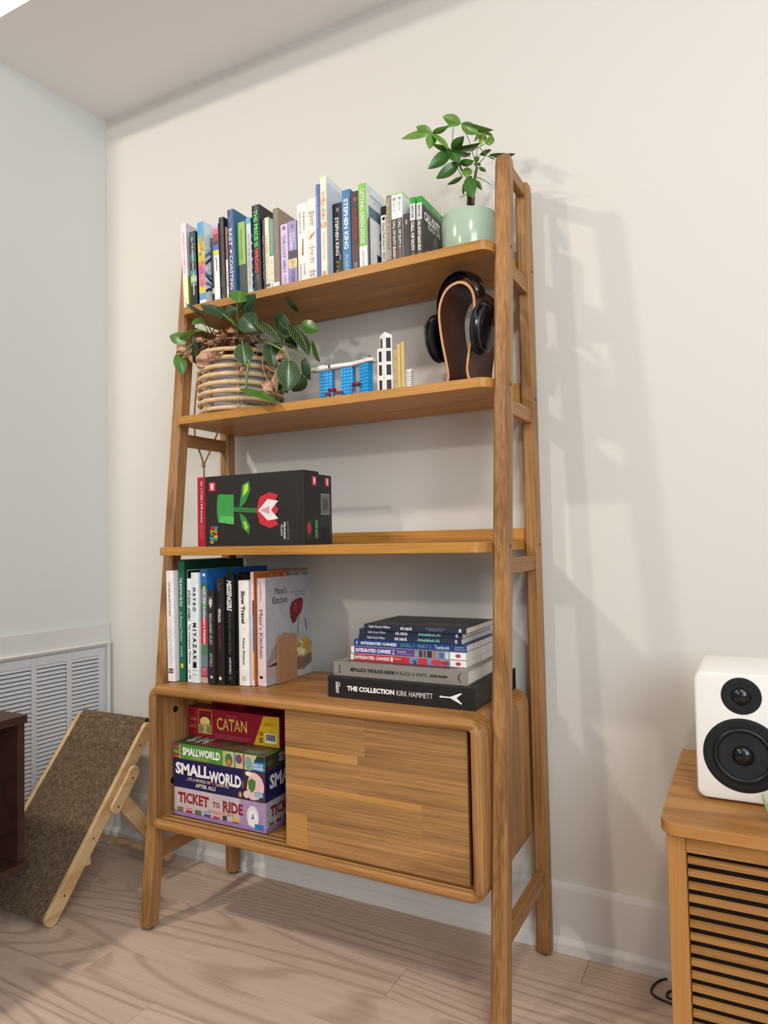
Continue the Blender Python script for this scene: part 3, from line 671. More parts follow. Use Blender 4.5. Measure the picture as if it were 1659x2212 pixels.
art(r, 'cover_print', RC(r), [(rect(.012, .160, .07, .178), '#5c7284'), (rect(.012, .05, .07, .178), '#6f8898'), (rect(.09, .11, .07, .178), '#3c5264'), (rect(.14, .155, .07, .178), '#8ba3b2'), (rect(.012, .160, .07, .082), '#38434c'), (rect(.02, .155, .205, .209), '#9fb0ba'), (rect(.04, .15, .195, .198), '#b3c1c9')])
r = book('low thin white booklet with a striped flag on its side', 0.5985, 0.0045, 0.141, -0.223, -.2, spine='#23262b', cover='#eceae7', d=0.17, group=GT)
text(r, 'MAK', RC(r), (.075, .108, .05, .018), '#232327', weight=.05); text(r, 'PUBLIC', RC(r), (.075, .085, .05, .012), '#b8525e')
art(r, 'cover_print', RC(r), [(rect(.035, .150, .006, .048), '#ece8e4')] + [(rect(.035, .150, .008 + .009 * k, .0125 + .009 * k), '#b33a48') for k in range(3)] + [(rect(.035, .150, .034, .056), '#2e3c66'), (oval(.09, .036, .02, .012), '#5d584c')])

def case(label, x, t, h, y, lean, top, spine, insert, d=0.135, name='game_case', shell='#3c9a3f', body=None):
    r = thing(name, label, 'game case', (x, y, Z1), (0, math.radians(lean), 0), GT)
    r['t'] = t; r['h'] = h; d = min(d, -0.054 - y)
    m = MB(); m.box(0, t, 0.0004, d, 0, h); m.build('shell', mat(shell, 0.25, 0.5), r, bevel=0.0012)
    m = MB(); m.box(-0.0002, t + 0.0002, 0.0002, d - 0.003, 0.004, h - (top if top else 0.003)); m.build('insert', mat(insert, 0.3), r)
    return r
r = case('white spined disc case with black top, first of the game cases', 0.6100, 0.0155, 0.184, -0.177, 0, 0, '#eeeeee', '#1b1b1e', shell='#151518')
sp(r, band(r, .13, 1, '#efefee')); art(r, 'spine_emblem', S(r), [(oval(-.32 * r['h'], 0, .004, .004), '#b0404a')]); st(r, 'Grand Theft Auto V', .24, .62, '#55555a', hh=.42); st(r, 'XBOX 360 DVD', .65, .93, '#55555a', hh=.4)
r = case('tan and gold spined case with black foot', 0.6320, 0.0132, 0.200, -0.191, .4, 0, '#a08c72', '#9c8a72', shell='#2a2622')
sp(r, band(r, .10, .55, '#c4a678', v0=-.3, v1=.1), band(r, .83, 1, '#1c2430'), band(r, .89, .93, '#b8c0c8', v0=-.25, v1=.25)); st(r, 'ELDER SCROLLS', .15, .7, '#6d5b45', hh=.35)
for k, (x, lab, ttl) in enumerate(((0.6512, 'white topped game case, left one of two with pale green shells', 'CALL OF DUTY BLACK OPS'), (0.6680, 'white topped game case with pale green shell, cover showing a dark photo', 'CALL OF DUTY 4'))):
    r = case(lab, x, 0.0145, 0.198 - .002 * k, -0.199 - .003 * k, .4, 0.006, '#eeeeee', '#e9ebea', shell='#a9cf95', d=.138)
    sp(r, band(r, .34, 1, '#3b3230'), band(r, .70, .95, '#8a5b45', v0=-.2, v1=.2)); art(r, 'spine_emblem', S(r), [(oval(-.42 * r['h'], 0, .0045, .0045), '#9fa3a2')]); st(r, 'XBOX 360', .12, .24, '#9da1a0', hh=.4); st(r, ttl, .36, .93 if k == 0 else .72, '#eceae6', hh=.5, weight=.03)
    if k == 1: art(r, 'cover_print', RC(r), [(rect(.004, .13, .004, .135), '#3a4038'), (oval(.05, .165, .012, .012), '#9fb7ae'), (oval(.05, .165, .007, .007), '#d6ddd8')])
r = case('short dark grey game case between the white topped and green topped cases', 0.6845, 0.0165, 0.137, -0.201, .5, 0, '#333', '#3a3432', shell='#2b2725')
sp(r, band(r, .12, .2, '#b5a48c', v0=-.15, v1=.15)); st(r, 'NBA', .3, .45, '#5a5250', hh=.4)
for k, (x, lab) in enumerate(((0.7020, 'green topped game case with white title on the spine, left of its twin'), (0.7190, 'green topped game case with white capitals over a dark cover, rightmost of the cases'))):
    r = case(lab, x, 0.0148, 0.175 - .001 * k, -0.200 + .002 * k, .7, 0.020, '#eee', '#4b4644', shell='#2f9a35', d=.135)
    sp(r, band(r, .10, .34, '#d4d6d6'), band(r, .34, 1, '#3e3836'), band(r, .80, .95, '#7a5644', v0=-.2, v1=.2)); st(r, 'XBOX ONE', .12, .3, '#3c3c3c', hh=.4); st(r, 'CALL OF DUTY' if k == 0 else 'CALL OF DUTY BLACK OPS III', .36, .78, '#f2efe9', hh=.55, weight=.04)
    if k == 1:
        art(r, 'cover_print', RC(r), [(rect(.002, .131, .004, .152), '#4d4542'), (rect(.010, .125, .008, .146), '#3b3533'), ([(.06, .008), (.055, .05), (.068, .085), (.085, .10), (.098, .085), (.10, .055), (.118, .03), (.122, .008)], '#625953'), (oval(.083, .083, .012, .014), '#77706a'), (rect(.022, .03, .035, .05), '#6d5148'), ([(.012, .01), (.02, .05), (.04, .045), (.05, .01)], '#5a524d')])
        text(r, 'XBOX ONE', RC(r), (.085, .163, .05, .006), '#bfe3b8', weight=.02)
        text(r, 'CALL·DUTY', RC(r), (.060, .128, .098, .024), '#f1efec', weight=.05); text(r, 'BLACK OPS', RC(r), (.072, .108, .075, .013), '#d8d4cf', weight=.03)

# ---- books standing on the cabinet
GL = 'books standing on the cabinet'
r = book('white hardcover with grey hatched lower spine, leftmost on the cabinet', 0.0170, 0.0262, 0.297, -0.338, -.9, ZC, 0.23, '#efe9e8', hard=True, group=GL)
for k in range(9): sp(r, ([(.0 + .012 * k, -.012), (.02 + .012 * k, .012), (.0215 + .012 * k, .012), (.0015 + .012 * k, -.012)], '#cfc6cb'))
st(r, 'THE MAN BEHIND THE MAPS', .10, .41, '#5a5456', hh=.24, v=-.02); st(r, 'LEGENDARY SKI ARTIST JAMES NIEHUES', .44, .85, '#c0b7bc', hh=.24); text(r, 'OPEN\nROAD', SH(r), (0, -.405 * r['h'], .017, .013), '#18181a', weight=.05)
r = book('tall dark green hardcover with white capitals on the cabinet', 0.0450, 0.0215, 0.323, -0.324, -.3, ZC, 0.25, '#17634a', '#0e4435', hard=True, group=GL)
st(r, 'THE BOSTON CELTICS', .14, .38, '#e9efe9', hh=.42, weight=.02); st(r, 'An Illustrated Timeline', .42, .67, '#c9dccf', hh=.42, serif=.045); st(r, 'SHAUGHNESSY', .71, .80, '#c9dccf', hh=.3); sp(r, band(r, .855, .89, '#d9b23c', v0=-.2, v1=.25))
art(r, 'cover_print', RC(r), [(rect(.012, .236, .02, .298), '#d6dcd6'), (rect(.014, .234, .02, .296), '#151a17')] + [(rect(.03 + .03 * k, .05 + .03 * k, .27, .288), ['#3c4a40', '#6a5a3a', '#8a3038', '#3a3c46'][k % 4]) for k in range(6)])
text(r, 'THE', RC(r), (.09, .287, .02, .006), '#cfc9bd')
r = book('narrow black book squeezed beside the tall green hardcover', 0.0672, 0.0095, 0.284, -0.300, 0, ZC, 0.21, '#16171a', group=GL)
st(r, 'BUILT DIFFERENT', .1, .3, '#3f5a50', hh=.5); st(r, 'THE BOSTON BRUINS, BRUINED ON TO THE END FOR CHAMPIONSHIP', .34, .84, '#d5d7d6', hh=.36, weight=.02); art(r, 'spine_emblem', S(r), [(oval(.45 * r['h'], 0, .003, .003), '#e5e5e5')])
r = book('slim white book with brushed black lettering beside the pale blue spine', 0.0775, 0.0152, 0.276, -0.326, 0, ZC, 0.2, '#f0eef0', group=GL)
st(r, 'STUDIO GHIBLI', .11, .41, '#1c1c1e', hh=.6, weight=.02, shear=.2); st(r, 'The Complete Works', .44, .82, '#1c1c1e', hh=.6, shear=.2, weight=.01); sp(r, band(r, .93, .97, '#8a8a8c', v0=-.15, v1=.25)); st(r, 'vi', .88, .91, '#444', hh=.5)
r = book('wide pale blue-white hardcover with spaced black capitals', 0.0935, 0.0258, 0.292, -0.329, 0, ZC, 0.24, '#dfe7ea', hard=True, group=GL)
text(r, 'H A Y A O', S(r), (-.18 * r['h'] - .022, 0, .062, .011), '#15171a', weight=.03); text(r, 'M I Y A Z A K I', S(r), (.04, 0, .105, .012), '#15171a', weight=.03)
sp(r, band(r, .82, .865, '#101214', v0=-.28, v1=.2)); text(r, 'ACADEMY MUSEUM', SH(r), (0, -.385 * r['h'], .014, .0025), '#444'); text(r, 'DELMONICO', SH(r), (0, -.425 * r['h'], .017, .0028), '#444')
r = book('photo-covered hardcover with bright blue top edge', 0.1205, 0.0220, 0.300, -0.320, 0, ZC, 0.26, '#5a6a58', '#1c5f9c', hard=True, group=GL)
sp(r, band(r, 0, .12, '#2667ad'), band(r, .035, .06, '#e6e6ea', v0=-.2, v1=.2), band(r, .12, .17, '#3c6c4c'), band(r, .17, .30, '#7a7f7c'), band(r, .30, .34, '#4e8a3c'), band(r, .34, .43, '#5f6a66'), band(r, .43, .66, '#c03642'), band(r, .66, .76, '#557a5a'), band(r, .76, .86, '#6d7d80'), band(r, .86, .95, '#a52f4c'), band(r, .95, 1, '#b9a98c'))
for q in range(12): sp(r, band(r, .45 + .035 * (q % 6), .47 + .035 * (q % 6), ['#e9d9c4', '#3c6a50', '#8b2230'][q % 3], v0=-.45 + .3 * (q // 6), v1=-.3 + .3 * (q // 6)))
st(r, 'Studio Ghibli Architecture in Animation', .15, .66, '#f2f0ea', hh=.42, v=.1, weight=.02); st(r, 'ESCO', .87, .93, '#e7c8d0', hh=.6)
art(r, 'cover_print', RC(r), [(rect(0, .26, .18, .30), '#1c66ae'), ([(.02, .235), (.06, .262), (.085, .296), (.095, .296), (.12, .262), (.2, .24), (.2, .2), (.02, .2)], '#3d6a3a'), ([(.03, .232), (.15, .236), (.15, .2), (.03, .2)], '#4f5d49')])
r = book('dark brown-black hardcover with a pale pine-cone emblem', 0.1535, 0.0190, 0.246, -0.329, -.3, ZC, 0.2, '#2e2826', hard=True, group=GL)
sp(r, ([(-.42 * r['h'] + .002, 0), (-.40 * r['h'], .005), (-.36 * r['h'], .006), (-.30 * r['h'], 0), (-.36 * r['h'], -.006), (-.40 * r['h'], -.005)], '#cfc6b8'))
for k in range(5): sp(r, ([(-.415 * r['h'], -.006 + .003 * k), (-.435 * r['h'], -.0065 + .0032 * k), (-.41 * r['h'], -.005 + .003 * k)], '#cfc6b8'))
st(r, 'RECLAIMED RUST', .25, .58, '#cdc6bb', hh=.46, weight=.01); st(r, 'HETFIELD', .67, .81, '#cdc6bb', hh=.44); art(r, 'spine_emblem', S(r), [(oval(.42 * r['h'], 0, .004, .004), '#d8d2c8')])
r = book('tall brown-black hardcover with a jagged white band name', 0.1740, 0.0250, 0.278, -0.322, 0, ZC, 0.21, '#262120', hard=True, group=GL)
st(r, 'TAYLOR', .04, .12, '#77706a', hh=.24); st(r, 'METALLICA', .29, .42, '#f0efec', hh=.36, weight=.02, shear=-.25)
sp(r, ([(-.26 * r['h'], .006), (-.215 * r['h'], -.001), (-.23 * r['h'], .001)], '#eeeeec'), ([(-.075 * r['h'], -.0065), (-.11 * r['h'], .002), (-.10 * r['h'], -.001)], '#eeeeec'))
st(r, 'BACK TO THE FRONT', .45, .68, '#a5402c', hh=.26); art(r, 'spine_emblem', S(r), [(oval(.44 * r['h'], 0, .0045, .0045), '#e5e5e2')])
r = book('black hardcover with slanted white script at its head', 0.2015, 0.0262, 0.286, -0.316, 0, ZC, 0.21, '#131313', hard=True, group=GL)
st(r, 'MESSENGERS', .05, .33, '#f4f4f2', hh=.62, weight=.03, shear=.3); st(r, 'THE GUITARS of JAMES HETFIELD', .34, .72, '#6d6d70', hh=.34); st(r, 'JAMES HETFIELD', .75, .90, '#d6d6d6', hh=.3, weight=.02); sp(r, band(r, .92, .95, '#3c3c3e', v0=-.2, v1=.2))
r = book('thin black book behind the white travel spine', 0.2285, 0.0062, 0.292, -0.307, 0, ZC, 0.24, '#0e0f12', '#151716', group=GL)
art(r, 'cover_print', RC(r), [([(.01, .05), (.02, .2), (.035, .25), (.03, .2), (.022, .1), (.02, .05)], '#343c42'), (rect(.02, .12, .262, .285), '#20261f')])
st(r, 'X', .88, .885, '#ddd', hh=.8)
r = book('cream-white hardcover with bold black serif title', 0.2352, 0.0325, 0.271, -0.306, 0, ZC, 0.22, '#f1ece4', '#d9dfe2', hard=True, group=GL)
st(r, 'Slow Travel', .10, .41, '#16181c', hh=.36, weight=.025, v=.0, serif=.045); st(r, 'Penny Watson', .55, .80, '#16181c', hh=.27, weight=.012, serif=.045); sp(r, band(r, .465, .468, '#555', v0=-.05, v1=.2))
art(r, 'spine_emblem', S(r), [(oval(.43 * r['h'], 0, .0065, .0065), '#2b2b2e'), (oval(.43 * r['h'], 0, .0058, .0058), '#f1ece4')]); text(r, 'da', S(r), (.43 * r['h'], 0, .006, .005), '#2b2b2e')
r = book('large cookbook with pink edge and orange food photo, behind the white kitchen book', 0.2690, 0.0105, 0.293, -0.298, 0, ZC, 0.25, '#e9cfcf', '#c06a2a', group=GL)
sp(r, band(r, .25, .38, '#4a2238', v0=.1, v1=.5), band(r, .38, .70, '#2f6aa0', v0=.1, v1=.5), band(r, .70, .95, '#c9a03a', v0=.1, v1=.5))
ph = [(rect(.004, .245, .14, .288), '#b9672c')]
for k in range(46): ph.append((oval(random.uniform(.01, .235), random.uniform(.2, .283), random.uniform(.003, .009), random.uniform(.003, .007), 8), random.choice(['#d98a3a', '#a94f1e', '#e0a045', '#8c9a3a', '#c7b45a', '#7fa0a8'])))
ph.append((rect(.15, .245, .262, .288), '#7fa3b2')); ph += [(oval(.15 + .012 * k, .272 + .004 * (k % 3), .006, .005, 8), ['#c5b24a', '#4f8f9a', '#dcb878'][k % 3]) for k in range(8)]
art(r, 'cover_print', RC(r), ph)
r = book('short purple paperback with yellow lettering beside the white kitchen book', 0.2795, 0.0058, 0.232, -0.285, 0, ZC, 0.17, '#7e4fa3', group=GL)
st(r, 'HAPPY VEGAN FOOD', .1, .4, '#b9a24c', hh=.4); st(r, 'KATIE FORD', .52, .8, '#d3c2e4', hh=.4); sp(r, band(r, .92, .97, '#e8e2e0'), band(r, .97, 1, '#b0342c'))
r = book('large pale kitchen cookbook with a red flower and bowl on its cover', 0.2860, 0.0265, 0.276, -0.294, 0, ZC, 0.212, '#dfc9cc', '#b9b7ba', hard=True, group=GL)
st(r, 'Maxi’s Kitchen', .29, .74, '#6a5058', hh=.4, v=.02, serif=.045); st(r, 'MAXINE SHARF', .07, .21, '#9c8288', hh=.2); sp(r, band(r, .91, .93, '#8c7078', v0=-.2, v1=.15)); art(r, 'spine_emblem', S(r), [(oval(.42 * r['h'], -.002, .004, .005), '#8c7078')])
fl_ = [(rect(.002, .21, .003, .273), '#aeadb2'), ([(.002, .05), (.03, .09), (.08, .13), (.11, .12), (.10, .06), (.04, .045)], '#9a8a86'), ([(.002, .05), (.05, .065), (.1, .06), (.12, .09), (.12, .03), (.002, .02)], '#b7a79c'),
       ([(.002, .047), (.04, .055), (.09, .050), (.10, .044), (.04, .046)], '#5a3038'),
       ([(.10, .05), (.12, .022), (.17, .016), (.21, .03), (.21, .088), (.17, .10), (.12, .095)], '#7b6150'), ([(.12, .06), (.14, .095), (.175, .108), (.205, .095), (.21, .06), (.17, .05)], '#b9a24c'), ([(.13, .07), (.15, .10), (.17, .09), (.155, .065)], '#d8cf9a'), ([(.17, .07), (.185, .1), (.20, .09), (.2, .065)], '#c98a4e'), ([(.145, .06), (.16, .075), (.18, .07), (.175, .055)], '#e4d9b4'), (oval(.15, .085, .012, .008, 10), '#8da03c'),
       ([(.148, .17), (.142, .13), (.145, .105), (.148, .105), (.146, .13), (.152, .17)], '#5f7a3c'), ([(.178, .155), (.185, .12), (.19, .12), (.184, .155)], '#6d5a44'),
       ([(.11, .165), (.108, .19), (.118, .205), (.135, .212), (.16, .215), (.172, .208), (.17, .19), (.16, .172), (.145, .165), (.135, .15), (.12, .147)], '#6e1023'), ([(.118, .18), (.13, .206), (.145, .212), (.14, .18)], '#93203a'), ([(.15, .176), (.155, .21), (.168, .205), (.165, .185)], '#8a1a30')]
art(r, 'cover_print', RC(r), fl_)
text(r, 'Maxi’s', RC(r), (.068, .240, .055, .017), '#3a3436', serif=.045); text(r, 'Kitchen', RC(r), (.064, .216, .068, .018), '#3a3436', serif=.045); text(r, 'EASY GO-TO RECIPES', RC(r), (.145, .232, .062, .004), '#6a6062'); text(r, 'to make again & again', RC(r), (.150, .2235, .05, .004), '#6a6062')

# ---- bookends
t = thing('bookend', 'tan upright bookend with rounded top against the kitchen cookbook', 'bookend', (0.3155, -0.252, ZC))
pts = [(0, 0), (0.086, 0), (0.086, 0.112)] + [(0.086 - 0.012 + 0.012 * math.cos(a), 0.112 + 0.012 * math.sin(a)) for a in [PI / 2 * k / 5 for k in range(1, 6)]] + [(0.012 - 0.012 * math.sin(a), 0.112 + 0.012 * math.cos(a)) for a in [PI / 2 * k / 5 for k in range(0, 6)]]
m = MB(); m.prism(pts, 0.0, 0.006, 'x'); m.build('plate', mat('#a87b58', 0.6), t, bevel=0.001)
m = MB(); m.box(-0.14, 0.0, 0.004, 0.080, 0.0, 0.0006); m.build('foot', mat('#3c2a20', 0.5), t)
t = thing('bookend', 'thin black metal bookend at the right end of the cabinet top', 'bookend', (0.899, -0.112, ZC))
m = MB(); m.box(0, 0.0022, 0, 0.045, 0, 0.050); m.build('plate', M_BLACK, t, bevel=0.0005); m = MB(); m.box(-0.02, 0.0, 0, 0.045, 0, 0.0012); m.build('foot', M_BLACK, t)

# ---- the lying stack
GS = 'books lying in the stack on the cabinet'
def flat(label, x, y, z, L, d, t, spine, cover, hard=False, name='book', page='#dcd8d0', rz=0.0, boxy=False, grp=GS):
    r = thing(name, label, 'box' if boxy else 'book', (x, y, z), (0, 0, rz), grp); r['t'] = t; r['h'] = L
    b = 0.0022 if hard else 0.0007
    if boxy:
        m = MB(); m.box(0, L, 0, d, 0, t); m.build('case', mat(cover, 0.5), r, bevel=0.001)
    else:
        m = MB(); m.box(0, L, 0, b, 0, t, 0); m.box(0, L, b, d, 0, b, 1); m.box(0, L, b, d, t - b, t, 1); m.build('cover', [mat(spine, 0.4), mat(cover, 0.4)], r)
        q = 0.003 if hard else 0.0004; m = MB()
        nl = max(3, int(t / 0.003)); zz = b; dz = (t - 2 * b) / nl
        for k in range(nl): m.box(q, L - q + random.uniform(-.0003, .0002), b, d - q, b + dz * k, b + dz * (k + 1) - 0.00025)
        m.build('pages', mat(page, 0.8), r)
    return r
def SF(r): return FR((0, 0, 0), (1, 0, 0), (0, 0, 1))
def ft(r, body, u0, u1, col, v=.5, hh=.5, **k):
    text(r, body, SF(r), ((u0 + u1) / 2 * r['h'], v * r['t'], (u1 - u0) * r['h'], hh * r['t']), col, **k)
def fa(r, *sh): art(r, 'spine_print', SF(r), [([(p[0] * r['h'], p[1] * r['t']) for p in pts], c) for pts, c in sh])
z = ZC
r = flat('matte black boxed book at the bottom of the lying stack, white guitar shape on it', 0.5190, -0.3245, z, 0.3715, 0.262, 0.0483, '#201c1b', '#201c1b', boxy=True, name='book_box')
ft(r, 'THE COLLECTION', .145, .48, '#f4f2ef', v=.50, hh=.24, weight=.05); ft(r, 'KIRK HAMMETT', .495, .735, '#e8e5e1', v=.49, hh=.24)
text(r, 'Gibson', FR((.078 * r['h'], 0, .5 * r['t']), (0, 0, -1), (1, 0, 0)), (0, 0, .026, .013), '#ece9e5', shear=.2, weight=.02)
fa(r, ([(.775, .51), (.785, .56), (.80, .54), (.845, .54), (.915, .75), (.92, .72), (.885, .51), (.92, .27), (.915, .24), (.845, .48), (.80, .48), (.785, .46)], '#f2f0ed'))
z += .0487
r = flat('thick silver grey hardcover with black capitals, second from the bottom of the lying stack', 0.5252, -0.3075, z, 0.3432, 0.245, 0.0326, '#8c857d', '#8f8880', True)
ft(r, 'METALLICA: THE BLACK ALBUM', .14, .475, '#25211f', v=.5, hh=.26, weight=.03); ft(r, 'IN BLACK & WHITE', .485, .72, '#3a3532', v=.5, hh=.24); ft(r, 'ROSS HALFIN', .74, .86, '#25211f', v=.49, hh=.18, weight=.04)
text(r, 'R A P', FR((.052 * r['h'], 0, .5 * r['t']), (0, 0, 1), (-1, 0, 0)), (0, 0, .019, .005), '#2a2624', weight=.03)
fa(r, ([(.955, .85), (.935, .62), (.935, .38), (.955, .15), (.958, .17), (.942, .4), (.942, .6), (.958, .83)], '#2a2624'))
art(r, 'cover_print', FR((0, 0, r['t']), (1, 0, 0), (0, 1, 0)), [(rect(.03, .31, .01, .22), '#4a4642')])
z += .0330
r = flat('red spined textbook in the lying stack, white serif title', 0.5560, -0.2775, z, 0.2985, 0.214, 0.0150, '#c5303a', '#d8d4d0')
fa(r, (rect(0, .03, .06, .94), '#ece6de'), (rect(.53, .87, .05, .95), '#6d8fc4'), (rect(.60, .68, .05, .95), '#cf3a3c'), (oval(.76, .5, .05, .4), '#cc3a38'), (oval(.83, .45, .03, .35), '#b33034'), (rect(.56, .59, .05, .6), '#3a4c78'), (rect(.87, 1, .04, .96), '#f0eeea'), (oval(.935, .5, .022, .28), '#b34a50'))
ft(r, 'INTEGRATED CHINESE', .04, .355, '#fbf6f2', hh=.52, weight=.03, serif=.045); ft(r, '1', .365, .385, '#f6e4e0', hh=.7); ft(r, 'Textbook', .39, .46, '#f6e4e0', v=.65, hh=.25)
z += .0153
r = flat('purple spined textbook in the lying stack, white serif title', 0.5525, -0.2690, z, 0.2985, 0.212, 0.0165, '#5b4382', '#d8d4d0')
fa(r, (rect(0, 1, .03, .97), '#5b4382'), (rect(0, .03, .06, .94), '#ece6de'), (rect(.57, .87, .05, .95), '#8d8f96'), (rect(.61, .64, .05, .95), '#39404a'), (rect(.65, .67, .05, .95), '#7a3a3c'), (rect(.68, .72, .05, .95), '#2c3038'), (rect(.73, .75, .05, .95), '#a8704a'), (rect(.78, .82, .05, .8), '#3d6aa0'), (rect(.83, .86, .05, .95), '#c9ccd0'), (rect(.87, 1, .04, .96), '#f0eeea'), (oval(.935, .5, .022, .28), '#b34a50'))
ft(r, 'INTEGRATED CHINESE', .045, .365, '#fbf8ff', hh=.52, weight=.03, serif=.045); ft(r, '2', .375, .40, '#e9e2f6', hh=.65); ft(r, 'Textbook', .42, .50, '#e9e2f6', v=.65, hh=.28); ft(r, 'Simplified', .42, .55, '#c7b9de', v=.3, hh=.18)
z += .0168
r = flat('blue spined textbook in the lying stack, white and green capitals', 0.5565, -0.2625, z, 0.2935, 0.21, 0.0152, '#24407a', '#24407a')
ft(r, 'INTEGRATED CHINESE', .07, .40, '#f3f6fb', hh=.46, weight=.03, serif=0.0); ft(r, 'LEVEL 1 · PART 1', .435, .70, '#7fb08a', hh=.46); ft(r, 'Textbook', .735, .86, '#eef2f8', hh=.55); text(r, 'Simplified\nCharacters', SF(r), (.945 * r['h'], .5 * r['t'], .09 * r['h'], .6 * r['t']), '#b9c8dd'); fa(r, (oval(.03, .5, .01, .3), '#8ea4cc'))
z += .0155
for nm, x, y, tt, c3, lab in (('Arbeidsbok A2', 0.5685, -0.2590, .0125, '#7fd0c4', 'dark blue workbook with turquoise word, lower of two alike in the lying stack'), ('Arbeidsbok A1', 0.5695, -0.2565, .0125, '#7fd0c4', 'dark blue workbook with turquoise word, upper of two alike in the lying stack')):
    r = flat(lab, x, y, z, 0.2685, 0.196, tt, '#2b3247', '#2b3247')
    ft(r, 'Gølin Kaurin Nilsen', .09, .27, '#d9dde6', hh=.5, weight=.01); ft(r, 'PÅ NIVÅ', .37, .49, '#f5f6fa', hh=.72, weight=.03); ft(r, nm, .59, .80, c3, hh=.55, weight=.03); fa(r, (rect(.94, .96, .2, .8), '#c3c8d4'))
    z += tt + .0003
r = flat('dark slate textbook on top of the lying stack', 0.5870, -0.2640, z, 0.2640, 0.190, 0.0128, '#2b3043', '#3a3b40')
ft(r, 'Gølin Kaurin Nilsen', .05, .27, '#dfe2e8', hh=.5, v=.6, weight=.01); ft(r, 'PÅ NIVÅ', .375, .49, '#f5f6fa', hh=.68, weight=.03); ft(r, 'GRAMMATIKK I NORSK 2018', .62, .81, '#9aa1b2', v=.68, hh=.2); ft(r, 'NORSKPRØVA A1-A2', .65, .78, '#9aa1b2', v=.36, hh=.2); fa(r, (rect(.93, .955, .2, .8), '#c3c8d4'))
CVF = FR((0, 0, r['t']), (1, 0, 0), (0, 1, 0))
art(r, 'cover_print', CVF, [(rect(.004, .26, .004, .186), '#3c3e42'), (oval(.09, .12, .05, .02), '#4d5148'), (rect(.13, .245, .03, .15), '#45474a')])
text(r, 'PÅ NIVÅ', CVF, (.19, .05, .09, .03), '#77797c', weight=.03)

# ---- boxed games in the cabinet
GB = 'boxed games inside the cabinet'
ZF = CZ0 + 0.0256
def gbox(label, x, y, z, L, d, h, col, name='game_box', rz=0):
    r = thing(name, label, 'game box', (x, y, z), (0, 0, rz), GB); r['h'] = L; r['t'] = h; r['d'] = d
    m = MB(); m.box(0, L, 0, d, 0, h * .97); m.build('base', mat(col, 0.45), r, bevel=0.0008)
    m = MB(); m.box(-0.0006, L + 0.0006, -0.0006, d + 0.0006, 0.006, h); m.build('lid', mat(col, 0.4), r, bevel=0.0010)
    return r
def GF(r): return FR((0, -0.0007, 0), (1, 0, 0), (0, 0, 1))
def GR(r): return FR((r['h'] + 0.0007, 0, 0), (0, 1, 0), (0, 0, 1))
r = gbox('lilac train-game box with red title, at the bottom of the games stack', 0.0440, -0.3435, ZF, 0.302, 0.268, 0.0730, '#a487b4')
sh = [(rect(0, .302, .004, .073), '#b9a3b8'), ([(0, .016), (.2, .012), (.26, .03), (.24, .073), (0, .073)], '#c5b6b4'), (rect(0, .302, .001, .012), '#9a79ad'), (rect(.22, .302, .012, .073), '#a78bb2')]
for k, c in enumerate(['#6f7a4a', '#c02d38', '#4d7a45', '#3d5f9c', '#c9604a', '#4a3a50', '#d8b040']):
    x = .010 + .031 * k; w_ = .022 if k not in (5,) else .014
    sh += [(rect(x, x + w_, .0135, .0235), c), (rect(x + .001, x + w_ - .001, .019, .0212), '#efe6d8' if k in (1, 3, 4) else c)] + [(oval(x + .003 + .005 * q, .0125, .0018, .0018, 8), '#2c2430') for q in range(4 if k != 5 else 2)]
sh += [(oval(.262, .036, .019, .027, 24), '#ded8da'), ([(.247, .014), (.25, .04), (.258, .052), (.268, .052), (.276, .04), (.279, .014)], '#eceaea'), ([(.257, .03), (.262, .046), (.267, .03)], '#7d7482'), (rect(.268, .294, .008, .020), '#2f7ab5')]
art(r, 'front_print', GF(r), sh)
text(r, 'TICKET', GF(r), (.067, .0495, .108, .027), '#93202c', weight=.03, arc=.1, serif=.05); text(r, 'TO', GF(r), (.144, .0465, .024, .014), '#93202c', weight=.02, serif=.05); text(r, 'RIDE', GF(r), (.198, .047, .066, .027), '#93202c', weight=.03, serif=.05)
text(r, 'ROLLING STOCK LIMITED', GF(r), (.160, .0285, .085, .006), '#c98a5c', weight=.02); text(r, 'DAYS OF\nWONDER', GF(r), (.281, .014, .022, .009), '#eef4f8', weight=.03)
art(r, 'side_print', GR(r), [(rect(0, .268, .004, .073), '#a59fa2'), (rect(0, .268, .001, .012), '#84729a')] + [(rect(.01 + .03 * k, .03 + .03 * k, .0135, .0225), ['#55603c', '#8f2a36', '#4a6a46'][k % 3]) for k in range(5)])
text(r, 'TICKET', GR(r), (.066, .048, .105, .027), '#7a1a25', weight=.03, serif=.05)
r = gbox('dark purple fantasy game box with large white lettering, in the middle of the games stack', 0.0405, -0.3430, ZF + .0735, 0.303, 0.268, 0.0735, '#231f4e')
sh = [(rect(.235, .303, .001, .0725), '#4c3430'), (oval(.266, .037, .034, .034, 28), '#e7bfbe'), ([(.234, .001), (.234, .05), (.245, .07), (.26, .0725), (.25, .05), (.246, .03), (.255, .001)], '#3c2a2c'), ([(.250, .048), (.262, .056), (.275, .05), (.272, .03), (.262, .02), (.252, .03)], '#4f7a36'), (oval(.252, .066, .010, .006), '#ece2d2'), (oval(.245, .014, .009, .009), '#d9cfc4'), (oval(.226, .011, .0085, .0085), '#7d4a30'), (rect(.272, .298, .012, .024), '#3486b8')]
art(r, 'front_print', GF(r), sh)
text(r, 'SMALL', GF(r), (.068, .0495, .118, .031), '#efeae6', weight=.045, arc=-.15); text(r, 'WORLD', GF(r), (.177, .042, .105, .031), '#efeae6', weight=.045, arc=.15)
